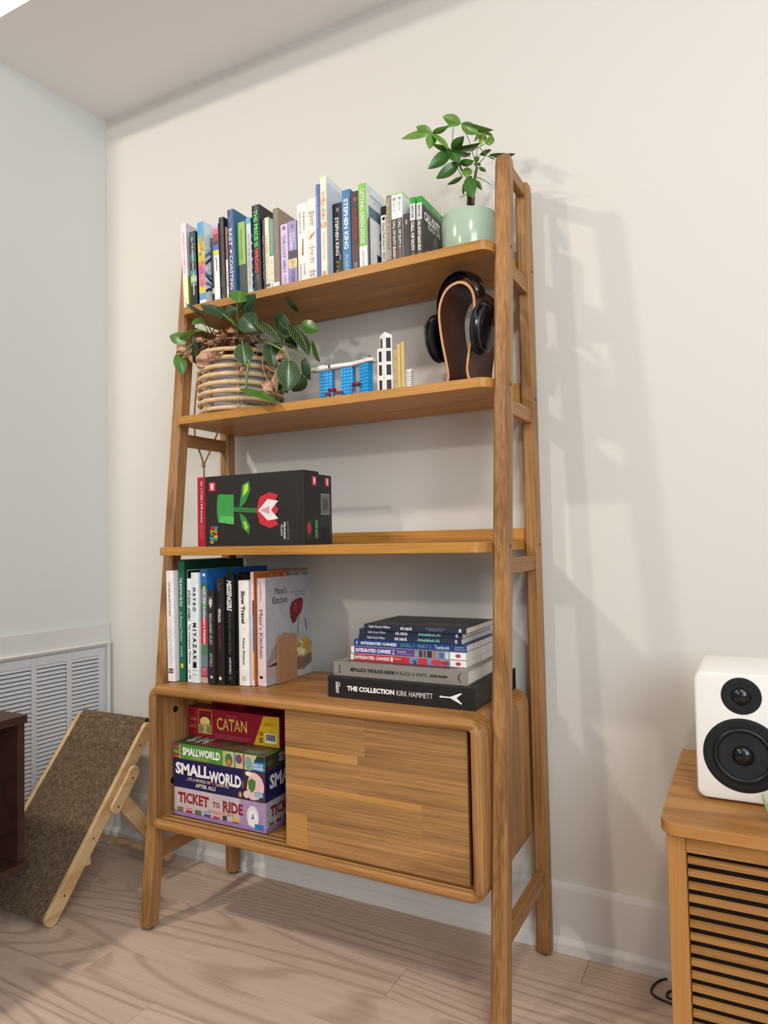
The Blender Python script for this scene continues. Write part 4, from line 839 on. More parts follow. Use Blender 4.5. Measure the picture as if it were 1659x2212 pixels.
text(r, '...IT’S A WORLD OF', GF(r), (.088, .0255, .082, .0085), '#cdbfa8', weight=.03); text(r, 'LAUGHTER,', GF(r), (.168, .0235, .044, .0085), '#cdbfa8', weight=.03); text(r, 'S', GF(r), (.138, .026, .008, .011), '#b0303c', weight=.04); text(r, 'AFTER ALL!', GF(r), (.112, .0125, .068, .0105), '#d8cab2', weight=.04)
text(r, 'Philippe Keyaerts', GF(r), (.118, .068, .055, .005), '#8a3550'); text(r, '1', GF(r), (.226, .011, .004, .009), '#efd9b0', weight=.03); text(r, 'DAYS OF\nWONDER', GF(r), (.285, .018, .022, .009), '#eef4f8', weight=.03)
text(r, 'SMALL', GR(r), (.076, .046, .12, .036), '#d9d4d2', weight=.045); text(r, 'IT', GR(r), (.09, .018, .02, .008), '#a89c8c', weight=.03)
r = gbox('thin green expansion box with white lettering, above the dark purple box', 0.0405, -0.3430, ZF + .1475, 0.303, 0.268, 0.0400, '#4f7d34')
sh = [(rect(0, .17, .001, .039), '#4d8a34'), (rect(0, .022, .001, .012), '#8a2430'), (rect(0, .022, .0135, .025), '#5a7a3a'), (rect(0, .022, .0265, .039), '#7a2a44'), (rect(.17, .303, .001, .039), '#c9b98c'), (rect(.17, .185, .001, .039), '#b3b06a'), (oval(.190, .018, .012, .0165), '#4a7050'), (oval(.190, .012, .007, .008), '#d0792c'), (rect(.206, .212, .001, .039), '#5c8a84'), (oval(.222, .024, .010, .012), '#6d4a68'), (rect(.235, .24, .001, .039), '#a83c4a'), (oval(.252, .018, .011, .016), '#6fa49c'), ([(.262, .001), (.27, .024), (.272, .024), (.303, .024), (.303, .001)], '#2f7ab5'), ([(.27, .024), (.28, .039), (.303, .039), (.303, .024)], '#2c3444')]
sh += [(oval(.024, .006 + .009 * k, .0035, .004, 8), '#c9a23c') for k in range(4)]
art(r, 'front_print', GF(r), sh)
text(r, 'SMALLWORLD', GF(r), (.098, .0225, .128, .021), '#f0ede6', weight=.045, arc=.1); text(r, 'POWER PACK 1', GF(r), (.096, .0075, .06, .0055), '#d9b45a', weight=.03); text(r, 'DAYS OF\nWONDER', GF(r), (.283, .012, .032, .015), '#eef4f8', weight=.03)
text(r, 'Cursed', GF(r), (.011, .0325, .016, .005), '#d9b8b8'); text(r, 'Hordes', GF(r), (.011, .019, .016, .005), '#c9d6a8'); text(r, 'Royal', GF(r), (.011, .006, .014, .005), '#d9b8b8')
art(r, 'side_print', GR(r), [(rect(0, .268, .001, .039), '#2e3b26'), (rect(.005, .03, .002, .012), '#6a2028'), (rect(.005, .03, .014, .025), '#3f5a34'), (rect(.005, .03, .027, .038), '#5a2438')]); text(r, 'SMALL', GR(r), (.10, .024, .09, .024), '#b5b1a8', weight=.045)
TF = FR((0, 0, r['t']), (1, 0, 0), (0, 1, 0))
art(r, 'top_print', TF, [(rect(.002, .301, .002, .266), '#3d4a2a'), ([(.03, .05), (.12, .02), (.2, .09), (.1, .14)], '#5a4a34'), ([(.16, .01), (.29, .02), (.28, .09), (.2, .07)], '#6a5238'), (oval(.1, .03, .05, .018), '#6a3038'), (rect(.23, .28, .006, .03), '#77746c')]); text(r, 'S M', TF, (.055, .045, .07, .05), '#a9a69c', weight=.08)
r = gbox('deep red settlement-game box with yellow right end, second from the top of the games stack', 0.0300, -0.2740, ZF + .1880, 0.308, 0.200, 0.0800, '#8f1226')
sh = [(rect(0, .308, .001, .079), '#93142a'), ([(.226, .001), (.258, .077), (.308, .079), (.308, .001)], '#dcb224'), (rect(.036, .084, .011, .075), '#d8b45c'), (rect(.0375, .0825, .0125, .0735), '#7a1420'), (rect(.0375, .0825, .0125, .034), '#8f8a4c'), (oval(.06, .043, .0175, .013), '#f1dc84'), (rect(.0375, .0825, .030, .036), '#a8a058'), ([(.05, .0125), (.058, .024), (.052, .03), (.062, .034), (.068, .026), (.062, .018), (.075, .0125)], '#cfbf7c'), (rect(.262, .298, .010, .034), '#f0efea')]
for k in range(13): sh.append((rect(.265 + .0024 * k, .2662 + .0024 * k + (.0008 if k % 3 else 0), .016, .032), '#1c1c20'))
art(r, 'front_print', GF(r), sh)
text(r, 'CATAN', GF(r), (.154, .043, .104, .033), '#e4bb57', weight=.012, serif=.045); text(r, 'KLAUS TEUBER', GF(r), (.152, .066, .036, .004), '#c9787a'); text(r, 'CATAN', GF(r), (.018, .0475, .024, .009), '#cf8a4c', weight=.01, serif=.045); text(r, 'EXTN', GF(r), (.018, .028, .022, .007), '#cf8a4c', weight=.01)
text(r, '© CATAN GmbH. CATAN, CATAN trade dress and the CATAN logo and mark\nare trademark properties. All rights reserved. Collect all the expansions\nand scenarios for the game and play with up to six players at one table.', GF(r), (.153, .0095, .128, .012), '#c08088'); text(r, 'CE', GF(r), (.250, .032, .013, .009), '#2a2414', weight=.02); text(r, 'UK\nCA', GF(r), (.250, .015, .013, .013), '#2a2414', weight=.04)
text(r, 'Catan Studio Inc. ages 10+', GF(r), (.278, .058, .036, .012), '#a8871c'); text(r, 'catan.com  made in Germany', GF(r), (.283, .006, .034, .003), '#5c4a14')
r = gbox('small red and yellow box on top of the games stack, just under the cabinet top', 0.0300, -0.2340, ZF + .2683, 0.165, 0.16, 0.0500, '#8f1226')
art(r, 'front_print', GF(r), [([(0, .001), (.048, .001), (.06, .049), (0, .049)], '#c9a422'), (rect(.12, .165, .001, .049), '#a01c34')]); text(r, '5-6 PLAYER', GF(r), (.087, .016, .05, .007), '#cf8a4c'); text(r, 'CATAN 5 6', GF(r), (.03, .012, .03, .008), '#5c4a14'); art(r, 'emblem', GF(r), [(oval(.14, .014, .004, .006), '#e0b048')])

# ---- the two construction-toy boxes on the third shelf
r = thing('toy_box', 'black construction-toy box with a red left edge, in front of another box', 'toy box', (0.1300, -0.3390, Z3)); r['h'] = .338; r['t'] = .183
m = MB(); m.box(0, .338, 0, .068, 0, .183); m.build('carton', mat('#2a2522', 0.38), r, bevel=0.0012)
F_T = FR((0, 0, 0), (1, 0, 0), (0, 0, 1)); FD = FR((0, 0, 0), (0, 0, -1), (1, 0, 0)); RT = FR((.338, 0, 0), (0, 1, 0), (0, 0, 1))
sh = [(rect(0, .027, .0005, .1825), '#a8182b'), (rect(.0265, .0275, .0005, .1825), '#5e0c18')] + [(rect(0, .027, .012 + .03 * k, .0126 + .03 * k), '#861020') for k in range(6)]
sh += [(rect(.040, .062, .144, .167), '#d32b33'), (rect(.0415, .0605, .1455, .1655), '#c41f2a')]
# plain potted bloom in the same colours and place
g1, g2, g3 = '#3c9444', '#2c7438', '#56b25a'
sh += [([(.072, .062), (.122, .055), (.122, .132), (.072, .135)], g1), ([(.072, .062), (.122, .055), (.122, .075), (.072, .08)], g3), (oval(.072, .098, .006, .0365), g1), ([(.122, .088), (.20, .082), (.20, .094), (.122, .10)], g2),
       ([(.14, .096), (.15, .155), (.172, .165), (.176, .14), (.16, .11)], '#2f8a3c'), ([(.152, .125), (.157, .155), (.17, .158), (.168, .14)], '#bcd23a'), ([(.14, .085), (.15, .045), (.17, .028), (.174, .05), (.16, .072)], '#2f8a3c'), ([(.152, .062), (.160, .040), (.168, .045), (.160, .062)], '#a6c634'),
       ([(.195, .088), (.205, .055), (.235, .043), (.262, .050), (.25, .070), (.262, .088), (.25, .105), (.262, .125), (.235, .133), (.205, .122)], '#c02a33'), ([(.20, .088), (.23, .062), (.262, .066), (.24, .088), (.262, .110), (.23, .116)], '#e4dedc'), ([(.205, .088), (.235, .078), (.235, .098)], '#d58fa0')]
art(r, 'front_print', F_T, sh)
def fdt(body, xc, z0, z1, hgt, col, **k): text(r, body, FR((xc, 0, (z0 + z1) / 2), (0, 0, -1), (1, 0, 0)), (0, 0, z1 - z0, hgt), col, **k)
fdt('LEGO', .051, .147, .164, .011, '#ffffff', weight=.05)
fdt('18+ | 71426 | 540 pcs/pzs', .014, .062, .172, .009, '#e9c9cc', weight=.02); fdt('Building Set  Jeu de construction', .0165, .02, .058, .004, '#d29aa2'); fdt('Juego de construcción', .010, .02, .058, .004, '#d29aa2')
for s_, x_, w_ in (('SUPER', .062, .040), ('MARIO', .049, .046)):
    n_ = len(s_)
    for k, ch in enumerate(s_):
        zt_ = .052 - k * w_ / n_; fdt(ch, x_, zt_ - w_ / n_ * .92, zt_, .012, ['#d8343a', '#e8b92c', '#3f9c46', '#3c8fc8', '#e8b92c'][(k + (0 if s_ == 'MARIO' else 3)) % 5], weight=.05)
fdt('LEGO SUPER MARIO', .291, .012, .058, .003, '#b5b0aa'); fdt('PIRANHA', .281, .014, .056, .0062, '#f0ece6', weight=.02); fdt('PLANT', .272, .022, .050, .0062, '#f0ece6')
art(r, 'side_print', RT, [(rect(.001, .067, .001, .182), '#211f22'), (rect(.036, .056, .147, .170), '#c8222d'), (rect(.008, .035, .014, .062), '#151416'), (rect(.010, .033, .016, .060), '#3a3236'), (oval(.0215, .040, .008, .014), '#b8323a')])
text(r, 'LEGO', FR((.338, .046, .1585), (0, 0, -1), (0, 1, 0)), (0, 0, .017, .010), '#fff', weight=.05); text(r, 'SUPER MARIO', FR((.338, .052, .038), (0, 0, -1), (0, 1, 0)), (0, 0, .046, .014), '#4fa85a', weight=.05)
r = thing('toy_box', 'black construction-toy box half hidden behind the one with the red edge', 'toy box', (0.1450, -0.2695, Z3))
m = MB(); m.box(0, .323, 0, .058, 0, .176); m.build('carton', mat('#1b1d26', 0.38), r, bevel=0.0012)
RT2 = FR((.323, 0, 0), (0, 1, 0), (0, 0, 1))
art(r, 'side_print', RT2, [(rect(.026, .046, .147, .170), '#c8222d'), (rect(.006, .047, .075, .128), '#8f8f90'), (rect(.008, .045, .078, .125), '#6c6e6a'), (rect(.014, .039, .086, .117), '#4d524c'), (rect(.012, .034, .012, .045), '#15161e')])
text(r, 'LEGO', FR((.323, .036, .1585), (0, 0, -1), (0, 1, 0)), (0, 0, .017, .010), '#fff', weight=.05); text(r, 'GAME BOY', FR((.323, .045, .035), (0, 0, -1), (0, 1, 0)), (0, 0, .044, .007), '#4a4c7a', weight=.05)

# ------------------------------------------------------------------ brick skyline on the second shelf
sk = thing('brick_skyline', 'toy-brick city skyline with three blue towers under a white boat-shaped roof', 'brick model', (0.425, -0.235, Z2))
MBL = mat('#1590d6', 0.25, 0.5); MBL2 = mat('#35b4ee', 0.25, 0.5); MWH = mat('#e9e6e0', 0.28, 0.5); MGL = mat('#2b2624', 0.15, 0.6); MTAN = mat('#d3b673', 0.28, 0.5); MMAG = mat('#8c1f45', 0.3, 0.5); MGRY = mat('#8d9296', 0.3, 0.5)
m = MB(); m.box(-.012, .285, .0, .075, 0, .0064); m.box(-.012, .285, .0, .075, .0064, .0096, 1); m.build('base', [M_BLACK, mat('#9a9d9f', .3)], sk, bevel=0.0004)
def tower(x, w, y, rz):
    t = MB(); z = .0096; n = 9; hh = (0.0875 - z) / n
    for k in range(n): t.box(0, w, 0, .016, z + hh * k, z + hh * (k + 1) - .0003)
    Rz = Matrix.Translation((x, y, 0)) @ Matrix.Rotation(rz, 4, 'Z')
    o = t.build('tower', MBL, sk, xf=Rz, bevel=0.0003)
    s = MB()
    for k in range(n):
        for q in range(4):
            cx, cz = w * (q + .5) / 4, z + hh * (k + .5); s.box(cx - .0030, cx + .0030, -.0011, 0, cz - .0029, cz + .0029)
    s = s.build('tile_grid', MBL2, o, xf=Rz, bevel=0.0006, seg=1); s['kind'] = 'stuff'
tower(.018, .0375, .014, .05); tower(.0815, .0365, .014, .02); tower(.139, .034, .010, -.32)
m = MB()
line = [(-.012, .010), (.012, .007), (.045, .005), (.08, .006), (.118, .008), (.15, .000), (.178, -.006), (.186, -.004)]
top = []
for (x, y), (x2, y2) in zip(line, line[1:]):
    m.add([(x, y, .0885), (x2, y2, .0885), (x2, y2 + .026, .0885), (x, y + .026, .0885), (x, y, .0965), (x2, y2, .0965), (x2, y2 + .026, .0965), (x, y + .026, .0965)],
          [(0, 3, 2, 1), (4, 5, 6, 7), (0, 1, 5, 4), (1, 2, 6, 5), (2, 3, 7, 6), (3, 0, 4, 7)])
m.box(.010, .05, .009, .03, .0858, .0888); m.box(.045, .125, .010, .03, .0865, .0890); m.box(.122, .17, .004, .028, .0872, .0892)
m.build('roof_deck', MWH, sk)
m = MB(); m.box(.052, .056, .003, .006, .0885, .0966); m.box(.008, .012, .010, .02, .0965, .0985); m.box(.062, .118, .012, .020, .0965, .0978); m.build('roof_joint', M_BLACK, sk)
m = MB(); m.box(.018, .036, .010, .022, .0965, .1000); m.box(.136, .150, .004, .016, .0965, .0995, 1); m.box(.138, .148, .006, .012, .0995, .102, 1); m.box(.172, .176, .0, .006, .0965, .104, 1); m.box(.15, .172, .002, .003, .1005, .1012, 0)
m.build('roof_detail', [MWH, mat('#4b6b78', .3)], sk)
# white tower with slanted top
m = MB(); m.box(.194, .2095, .006, .026, .0096, .118)
m.loft([[(.2, .010, .0096), (.216, .006, .0096), (.232, .014, .0096), (.216, .026, .0096)], [(.2, .010, .150), (.216, .006, .158), (.232, .014, .150), (.216, .026, .148)]])
m.build('tower', MWH, sk, bevel=0.0004)
m = MB()
for k, (za, zb2) in enumerate(((.014, .038), (.050, .076), (.084, .110))): m.box(.199, .2065, .0052, .0062, za, zb2)
m.box(.2035, .208, .0070, .0080, .118, .142)
d = Vector((.016, .008, 0)).normalized(); nn = Vector((d.y, -d.x, 0))
for za, zb2 in ((.014, .038), (.050, .076), (.084, .110), (.117, .143)):
    a = Vector((.216, .006, 0)) + d * .003 + nn * .0003; c = Vector((.216, .006, 0)) + d * .0145 + nn * .0003
    m.add([(a.x, a.y, za), (c.x, c.y, za), (c.x, c.y, zb2), (a.x, a.y, zb2)], [(0, 1, 2, 3)])
m.build('window_strip', MGL, sk)
m = MB(); m.box(.236, .246, .012, .024, .0096, .110, 1); m.cyl((.250, .014, .0096), (.250, .014, .123), .0048, n=14); m.cyl((.259, .018, .0096), (.259, .018, .128), .0054, n=14)
for z in (.032, .060, .088): m.box(.2355, .2465, .0115, .0245, z, z + .0012, 2)
m.build('tower', [MTAN, mat('#b89c5e', .3), mat('#8c7848', .4)], sk)
m = MB(); m.box(.270, .2845, .014, .026, .054, .0575)
for k in range(9): m.box(.2715, .283, .0145, .0255, .0120 + .0048 * k, .0150 + .0048 * k)
m.box(.2725, .282, .016, .024, .0096, .055, 1); m.build('tower', [MWH, MGRY], sk)
for x, z, rr_ in ((.062, .0275, .0115), (.049, .0175, .0075), (.080, .0185, .0085), (.088, .018, .006), (.134, .0335, .0125), (.127, .020, .006)):
    m = MB(); m.cyl((x, .004, z), (x, .004, z + .0042), rr_ * .93, rr_, 18); m.cyl((x, .004, z + .0042), (x, .004, z + .006), rr_, rr_ * .9, 18); m.cyl((x, .004, .0096), (x, .004, z), .0022, .003, 10, 1)
    m.build('disc_tree', [MMAG, MGRY], sk)

# ------------------------------------------------------------------ headphones on their stand
hs = thing('headphone_stand', 'bent plywood omega headphone stand with walnut faces and pale edges', 'stand', (0.8385, -0.235, Z2), (0, 0, math.radians(-9)))
outer = [(-.0400, 0), (-.0370, .012), (-.0345, .030), (-.0385, .055), (-.0445, .085), (-.0500, .115), (-.0545, .150), (-.0560, .180), (-.0520, .203), (-.0420, .224), (-.0270, .2385), (-.0080, .2450), (.0100, .2440), (.0260, .2355), (.0390, .2200), (.0455, .2010), (.0470, .1800), (.0445, .1500), (.0390, .1150), (.0320, .085), (.0265, .055), (.0240, .035), (.0265, .018), (.0340, 0)]
def offs(pts, d):
    out = []
    for i, p in enumerate(pts):
        a = Vector(pts[max(0, i - 1)]); b2 = Vector(pts[min(len(pts) - 1, i + 1)]); t = (b2 - a).normalized(); n = Vector((t.y, -t.x))
        q = Vector(p) + n * d; out.append((q.x, max(0, q.y)))
    return out
def refine(pts, n=3):
    out = []
    P = [Vector(p) for p in pts]
    for i in range(len(P) - 1):
        p0, p1, p2, p3 = P[max(0, i - 1)], P[i], P[i + 1], P[min(len(P) - 1, i + 2)]
        for k in range(n):
            t = k / n; out.append(tuple(0.5 * ((2 * p1) + (p2 - p0) * t + (2 * p0 - 5 * p1 + 4 * p2 - p3) * t * t + (3 * p1 - p0 - 3 * p2 + p3) * t ** 3)))
    out.append(tuple(P[-1])); return out
oc = refine(outer); th = 0.0075
DH = 0.115
lay = [0, .0009, .0030, .0034, .0056, .0060, th - .0009, th]
mats_l = [M_WALN, M_PLY, mat('#a5703f', .5), M_PLY, mat('#a5703f', .5), M_PLY, M_WALN]
m = MB()
for k in range(7):
    a = offs(oc, lay[k]); c = offs(oc, lay[k + 1])
    n = len(a)
    rings = [[(a[i][0], 0, a[i][1]), (c[i][0], 0, c[i][1]), (c[i][0], DH, c[i][1]), (a[i][0], DH, a[i][1])] for i in range(n)]
    m.loft(rings, k)
m.build('frame', mats_l, hs, smooth='auto')
hp = thing('headphones', 'black over-ear headphones hanging over the plywood stand', 'headphones', (0.8310, -0.1975, Z2), (0, 0, math.radians(-29)))
def cup(sx):
    cx = -.094 if sx < 0 else .087; cz_ = .136 if sx < 0 else .120
    o_ = MB(); tilt = 0.10 * sx
    for r_, y_ in (): pass
    prof = [(.0, -.024), (.020, -.024), (.033, -.021), (.0375, -.014), (.0390, -.004), (.0380, .004), (.0345, .006), (.0345, .008)]
    rings = []
    X = Matrix.Translation((cx, 0, cz_)) @ Matrix.Rotation(.32 if sx > 0 else .1, 4, 'Z') @ Matrix.Rotation(tilt, 4, 'Y')
    def el(r, a, off): return X @ Vector((off, r * math.sin(a) * 0.98, r * math.cos(a) * 1.38))
    for r_, of in prof[1:]:
        rings.append([el(r_, 2 * PI * k / 40, -of * -sx * 1.0) for k in range(40)])
    o_.loft(rings); sh_ = o_.build('ear_cup', M_BLACKG, hp, smooth='auto')
    p_ = MB(); rings = []
    for r_, of in ((.034, .008), (.040, .010), (.0425, .016), (.041, .0195), (.034, .0215), (.026, .020), (.024, .014)):
        rings.append([el(r_, 2 * PI * k / 40, -of * sx) for k in range(40)])
    p_.loft(rings, caps=False); p_.build('ear_pad', mat('#17171a', .7, .3), sh_, smooth='auto')
    g_ = MB(); g_.tube([el(.0385, 2 * PI * k / 40, sx * .003) for k in range(40)], .0016, 6, closed=True); g_.build('trim_ring', mat('#33343a', .25, .6), sh_, smooth=True)
    y_ = MB(); y_.tube([(cx + sx * .004, -.033, cz_ + .012), (cx + sx * .004, -.034, cz_ + .034), (cx + sx * .001, -.018, cz_ + .058), (cx, 0, cz_ + .066), (cx + sx * .001, .018, cz_ + .058), (cx + sx * .004, .034, cz_ + .034), (cx + sx * .004, .033, cz_ + .012)], .0032, 8)
    y_.build('yoke', M_BLACK, hp, smooth='auto')
cup(-1); cup(1)
band_ = []
for k in range(25):
    a = PI * (k / 24); band_.append((-.002 + .074 * math.cos(a), 0.199 + .075 * math.sin(a)))
m = MB(); rings = []
for i, (x, z) in enumerate(band_):
    s = .013 + .009 * math.sin(PI * i / 24); nx, nz = math.cos(PI * i / 24), math.sin(PI * i / 24); tk = .0045
    rings.append([(x, -s, z), (x + nx * tk, -s * .7, z + nz * tk), (x + nx * tk * 1.2, 0, z + nz * tk * 1.2), (x + nx * tk, s * .7, z + nz * tk), (x, s, z), (x - nx * .004, 0, z - nz * .004)])
m.loft(rings); m.build('headband', M_BLACKG, hp, smooth='auto')
m = MB(); rings = []
for i, (x, z) in list(enumerate(band_))[5:20]:
    nx, nz = math.cos(PI * i / 24), math.sin(PI * i / 24); s = .016
    rings.append([(x - nx * .0045, -s, z - nz * .0045), (x - nx * .0025, 0, z - nz * .0025), (x - nx * .0045, s, z - nz * .0045), (x - nx * .0068, s * .6, z - nz * .0068), (x - nx * .0072, -s * .6, z - nz * .0072)])
m.loft(rings); m.build('band_pad', mat('#1b1b1e', .75, .3), hp, smooth='auto')

# ------------------------------------------------------------------ leaves
def leaf_mat(base, vein, edge, k=8.5, vamt=0.7, rough=0.32):
    m = bpy.data.materials.new('leaf'); m.use_nodes = True; nt = m.node_tree; L = nt.links.new; b = nt.nodes['Principled BSDF']
    uv = N(nt, 'ShaderNodeUVMap'); sp_ = N(nt, 'ShaderNodeSeparateXYZ'); L(uv.outputs[0], sp_.inputs[0])
    def mth(op, a, c=None, clamp=False):
        n = N(nt, 'ShaderNodeMath', operation=op, use_clamp=clamp)
        for i, q in enumerate((a, c)):
            if q is None: continue
            if isinstance(q, (int, float)): n.inputs[i].default_value = q
            else: L(q, n.inputs[i])
        return n.outputs[0]
    au = mth('ABSOLUTE', mth('SUBTRACT', sp_.outputs[0], 0.5))
    mid = mth('LESS_THAN', au, 0.024)
    ph = mth('ADD', mth('MULTIPLY', sp_.outputs[1], k), mth('MULTIPLY', au, -k * 1.1))
    lat = mth('MULTIPLY', mth('GREATER_THAN', mth('SINE', mth('MULTIPLY', ph, 6.283)), 0.74), vamt)
    f = mth('MAXIMUM', mid, lat)
    mix = N(nt, 'ShaderNodeMix', data_type='RGBA'); mix.inputs[6].default_value = hx(base); mix.inputs[7].default_value = hx(vein); L(f, mix.inputs[0])
    e = mth('GREATER_THAN', au, 0.482)
    mx2 = N(nt, 'ShaderNodeMix', data_type='RGBA'); L(e, mx2.inputs[0]); L(mix.outputs[2], mx2.inputs[6]); mx2.inputs[7].default_value = hx(edge)
    L(mx2.outputs[2], b.inputs['Base Color']); b.inputs['Roughness'].default_value = rough
    b.inputs['Transmission Weight'].default_value = 0.0
    b.inputs['Subsurface Weight'].default_value = 0.0
    return m
LM = {0: leaf_mat('#1b3a1e', '#547646', '#47682f', vamt=.35), 1: leaf_mat('#436c25', '#6d9440', '#5d8438', vamt=.4), 2: leaf_mat('#6b9045', '#8fb060', '#7da04e', vamt=.3), 3: leaf_mat('#163119', '#8fb070', '#7d9c5c', vamt=.6)}
M_DRY = leaf_mat('#c79c7e', '#a97e62', '#a97e62', vamt=.4, rough=.8)
TM = {0: leaf_mat('#3a6522', '#557f34', '#44702a', vamt=.3), 1: leaf_mat('#5f8a34', '#7ba34a', '#6a943c', vamt=.3), 2: leaf_mat('#85a23a', '#a8bc58', '#93ac48', vamt=.3)}
CAMP = Vector((1.4250, -1.7491, 1.0107))
def leaf(parent, root, row, mats, shape='heart', name='leaf', curl=0.12, crump=0.0):
    bx, by, bz, tx, ty, tz, w, roll, kind = row
    B = Vector((bx, by, bz)) - root; T = Vector((tx, ty, tz)) - root
    ax = T - B; Ln = ax.length; ax.normalize(); midp = (B + T) / 2
    n = (CAMP - root - midp).normalized(); n = (n - ax * n.dot(ax)).normalized(); n = Matrix.Rotation(roll, 3, ax) @ n
    side = n.cross(ax).normalized(); nv, nu = 10, 6; vs, uvs, fs = [], [], []
    for i in range(nv + 1):
        v = i / nv
        if shape == 'heart': hw = (max(0, math.sin(PI * min(1, v * .97 + .03))) ** .62) * (1.06 - .55 * v ** 2.2) * .5 * (1 if v < 1 else 0)
        else: hw = (max(0, math.sin(PI * (v ** .85))) ** .85) * .5
        if i == nv: hw = 0.0
        for j in range(nu + 1):
            u = j / nu * 2 - 1
            back = -0.10 * abs(u) ** 1.5 * (1 - v) ** 3 if shape == 'heart' else 0
            bend = curl * Ln * (4 * v * (1 - v)) - 0.5 * curl * Ln * v * v
            cupn = -abs(u) ** 1.3 * hw * w * 0.22
            wob = crump * w * math.sin(7 * v + 3 * u + bx * 90) * .35 + crump * w * math.sin(15 * u + 9 * v) * .12
            p = B + ax * ((v + back) * Ln) + side * (u * hw * w) + n * (bend + cupn + wob)
            vs.append(tuple(p)); uvs.append((j / nu, v))
    for i in range(nv):
        for j in range(nu):
            a = i * (nu + 1) + j; fs.append((a, a + 1, a + nu + 2, a + nu + 1))
    me = bpy.data.meshes.new(name); me.from_pydata(vs, [], fs); ul = me.uv_layers.new(name='UVMap')
    for p in me.polygons:
        p.use_smooth = True
        for li, vi in zip(p.loop_indices, p.vertices): ul.data[li].uv = uvs[vi]
    me.materials.append(mats if not isinstance(mats, dict) else mats[kind])
    o = bpy.data.objects.new(name, me); COL.objects.link(o); o.parent = parent
    return o
def smooth_path(pts, n=5):
    P = [Vector(p) for p in pts]
    if len(P) < 3: return P
    return [Vector(p) for p in refine([tuple(p) for p in P], n)]

# sage pot with the umbrella-leaved tree on the top shelf
PX, PY = 0.8405, -0.150
pot = thing('potted_tree', 'small green tree with palmate leaves in a glossy sage pot on the top shelf', 'potted plant', (PX, PY, Z1)); root = Vector((PX, PY, Z1))
m = MB(); m.lathe([(.058, 0), (.0635, .002), (.0665, .008), (.0675, .05), (.0675, .107), (.0660, .1105), (.0635, .1100), (.0630, .1), (.0628, .09)], 48, caps=False); m.lathe([(.058, 0), (.0, .0005)], 48, caps=False)
m.build('pot', mat('#a9c0a8', 0.16, 0.6, coat=.4, grain=.02), pot, smooth='auto')
m = MB(); m.lathe([(.0628, .095), (.03, .098), (.001, .099)], 32, caps=False); m.build('soil', mat('#3a2a20', .95, .1, grain=.4), pot, smooth=True)
for r_, pts in TSTEM:
    m = MB(); pp = smooth_path([Vector(p) - root for p in pts], 4)
    if pts[0][2] < Z1 + .135 and r_ > .003: pp = [Vector((pp[0].x, 0, .096))] + pp[1:]
    m.tube(pp, [r_ * (1 - .35 * i / len(pp)) for i in range(len(pp))], 7); m.build('stem', mat('#5d5238' if r_ > .003 else '#66723e', .7), pot, smooth=True)
for row in TREE: leaf(pot, root, row, TM, shape='lance', curl=.07)

# rattan basket with the trailing plant on the second shelf
BX, BY = 0.1470, -0.1750
bk = thing('potted_plant', 'trailing dark green plant with dry leaves in a rattan basket on the second shelf', 'potted plant', (BX, BY, Z2)); root = Vector((BX, BY, Z2))
M_RAT = wood('#d2b083', '#a58456', 'x', ring=3, ring_amt=.2, streak=.3, rough=.45, var=.05); M_RAT2 = mat('#dbb98c', .45, grain=.15)
rz_ = [0.0095 + .0228 * k for k in range(8)]
for k, z in enumerate(rz_):
    R0 = .1150 + .0025 * math.sin(PI * (k + 1) / 8) - (.004 if k == 0 else 0)
    m = MB(); m.tube([(R0 * math.cos(2 * PI * i / 56), R0 * math.sin(2 * PI * i / 56), z) for i in range(56)], .0062, 10, closed=True); m.build('ring', M_RAT2, bk, smooth=True)
for i in range(7):
    a = math.radians(-158 + 360 / 7 * i); rr2 = .1045
    m = MB(); m.tube([(rr2 * math.cos(a), rr2 * math.sin(a), .006 + .0165 * k) for k in range(11)], .0048, 8); up = m.build('upright', M_RAT2, bk, smooth=True)
    m = MB()
    for z in rz_:
        c0 = Vector((.1105 * math.cos(a), .1105 * math.sin(a), z)); rd = Vector((math.cos(a), math.sin(a), 0)); tg = Vector((-rd.y, rd.x, 0))
        for s_ in (-.0028, .0, .0028): m.tube([c0 + rd * (.0125 * math.cos(q)) + Vector((0, 0, .0082 * math.sin(q))) + tg * (s_ * (1 + .8 * math.sin(q))) for q in [2 * PI * n_ / 10 for n_ in range(10)]], .0011, 5, closed=True)
    m.build('lashing', mat('#d9bb92', .6), up, smooth=True)
m = MB(); m.lathe([(.085, .002), (.094, .006), (.101, .07), (.1045, .146), (.1025, .150), (.0995, .146), (.098, .13)], 48, caps=False); m.lathe([(.085, .002), (0, .0025)], 40, caps=False); m.build('inner_pot', mat('#b5b6b8', .25, .5, grain=.05), bk, smooth='auto')
m = MB(); m.lathe([(.0985, .136), (.05, .142), (.001, .145)], 40, caps=False); m.build('soil', mat('#2e2018', .95, .1, grain=.4), bk, smooth=True)
rnd = random.Random(5); m = MB()
for k in range(620):
    a = rnd.uniform(0, 2 * PI); q = rnd.uniform(.02, .108) if k % 2 else rnd.uniform(.088, .122); c0 = Vector((q * math.cos(a), q * math.sin(a), rnd.uniform(.146, .160) + .045 * rnd.random() ** .5 * (1 - (q / .112) ** 2) if k % 2 else rnd.uniform(.176, .206))); dr = Vector((rnd.uniform(-1, 1), rnd.uniform(-1, 1), rnd.uniform(-.35, .5))).normalized() * rnd.uniform(.010, .030)
    sd = dr.cross(Vector((rnd.uniform(-1, 1), rnd.uniform(-1, 1), 1))).normalized() * rnd.uniform(.0015, .0050); up_ = Vector((0, 0, rnd.uniform(.001, .006)))
    m.add([c0 - dr, c0 - dr * .2 + sd + up_, c0 - dr * .2 - sd + up_, c0 + dr], [(0, 1, 2), (1, 3, 2)], rnd.randrange(3))
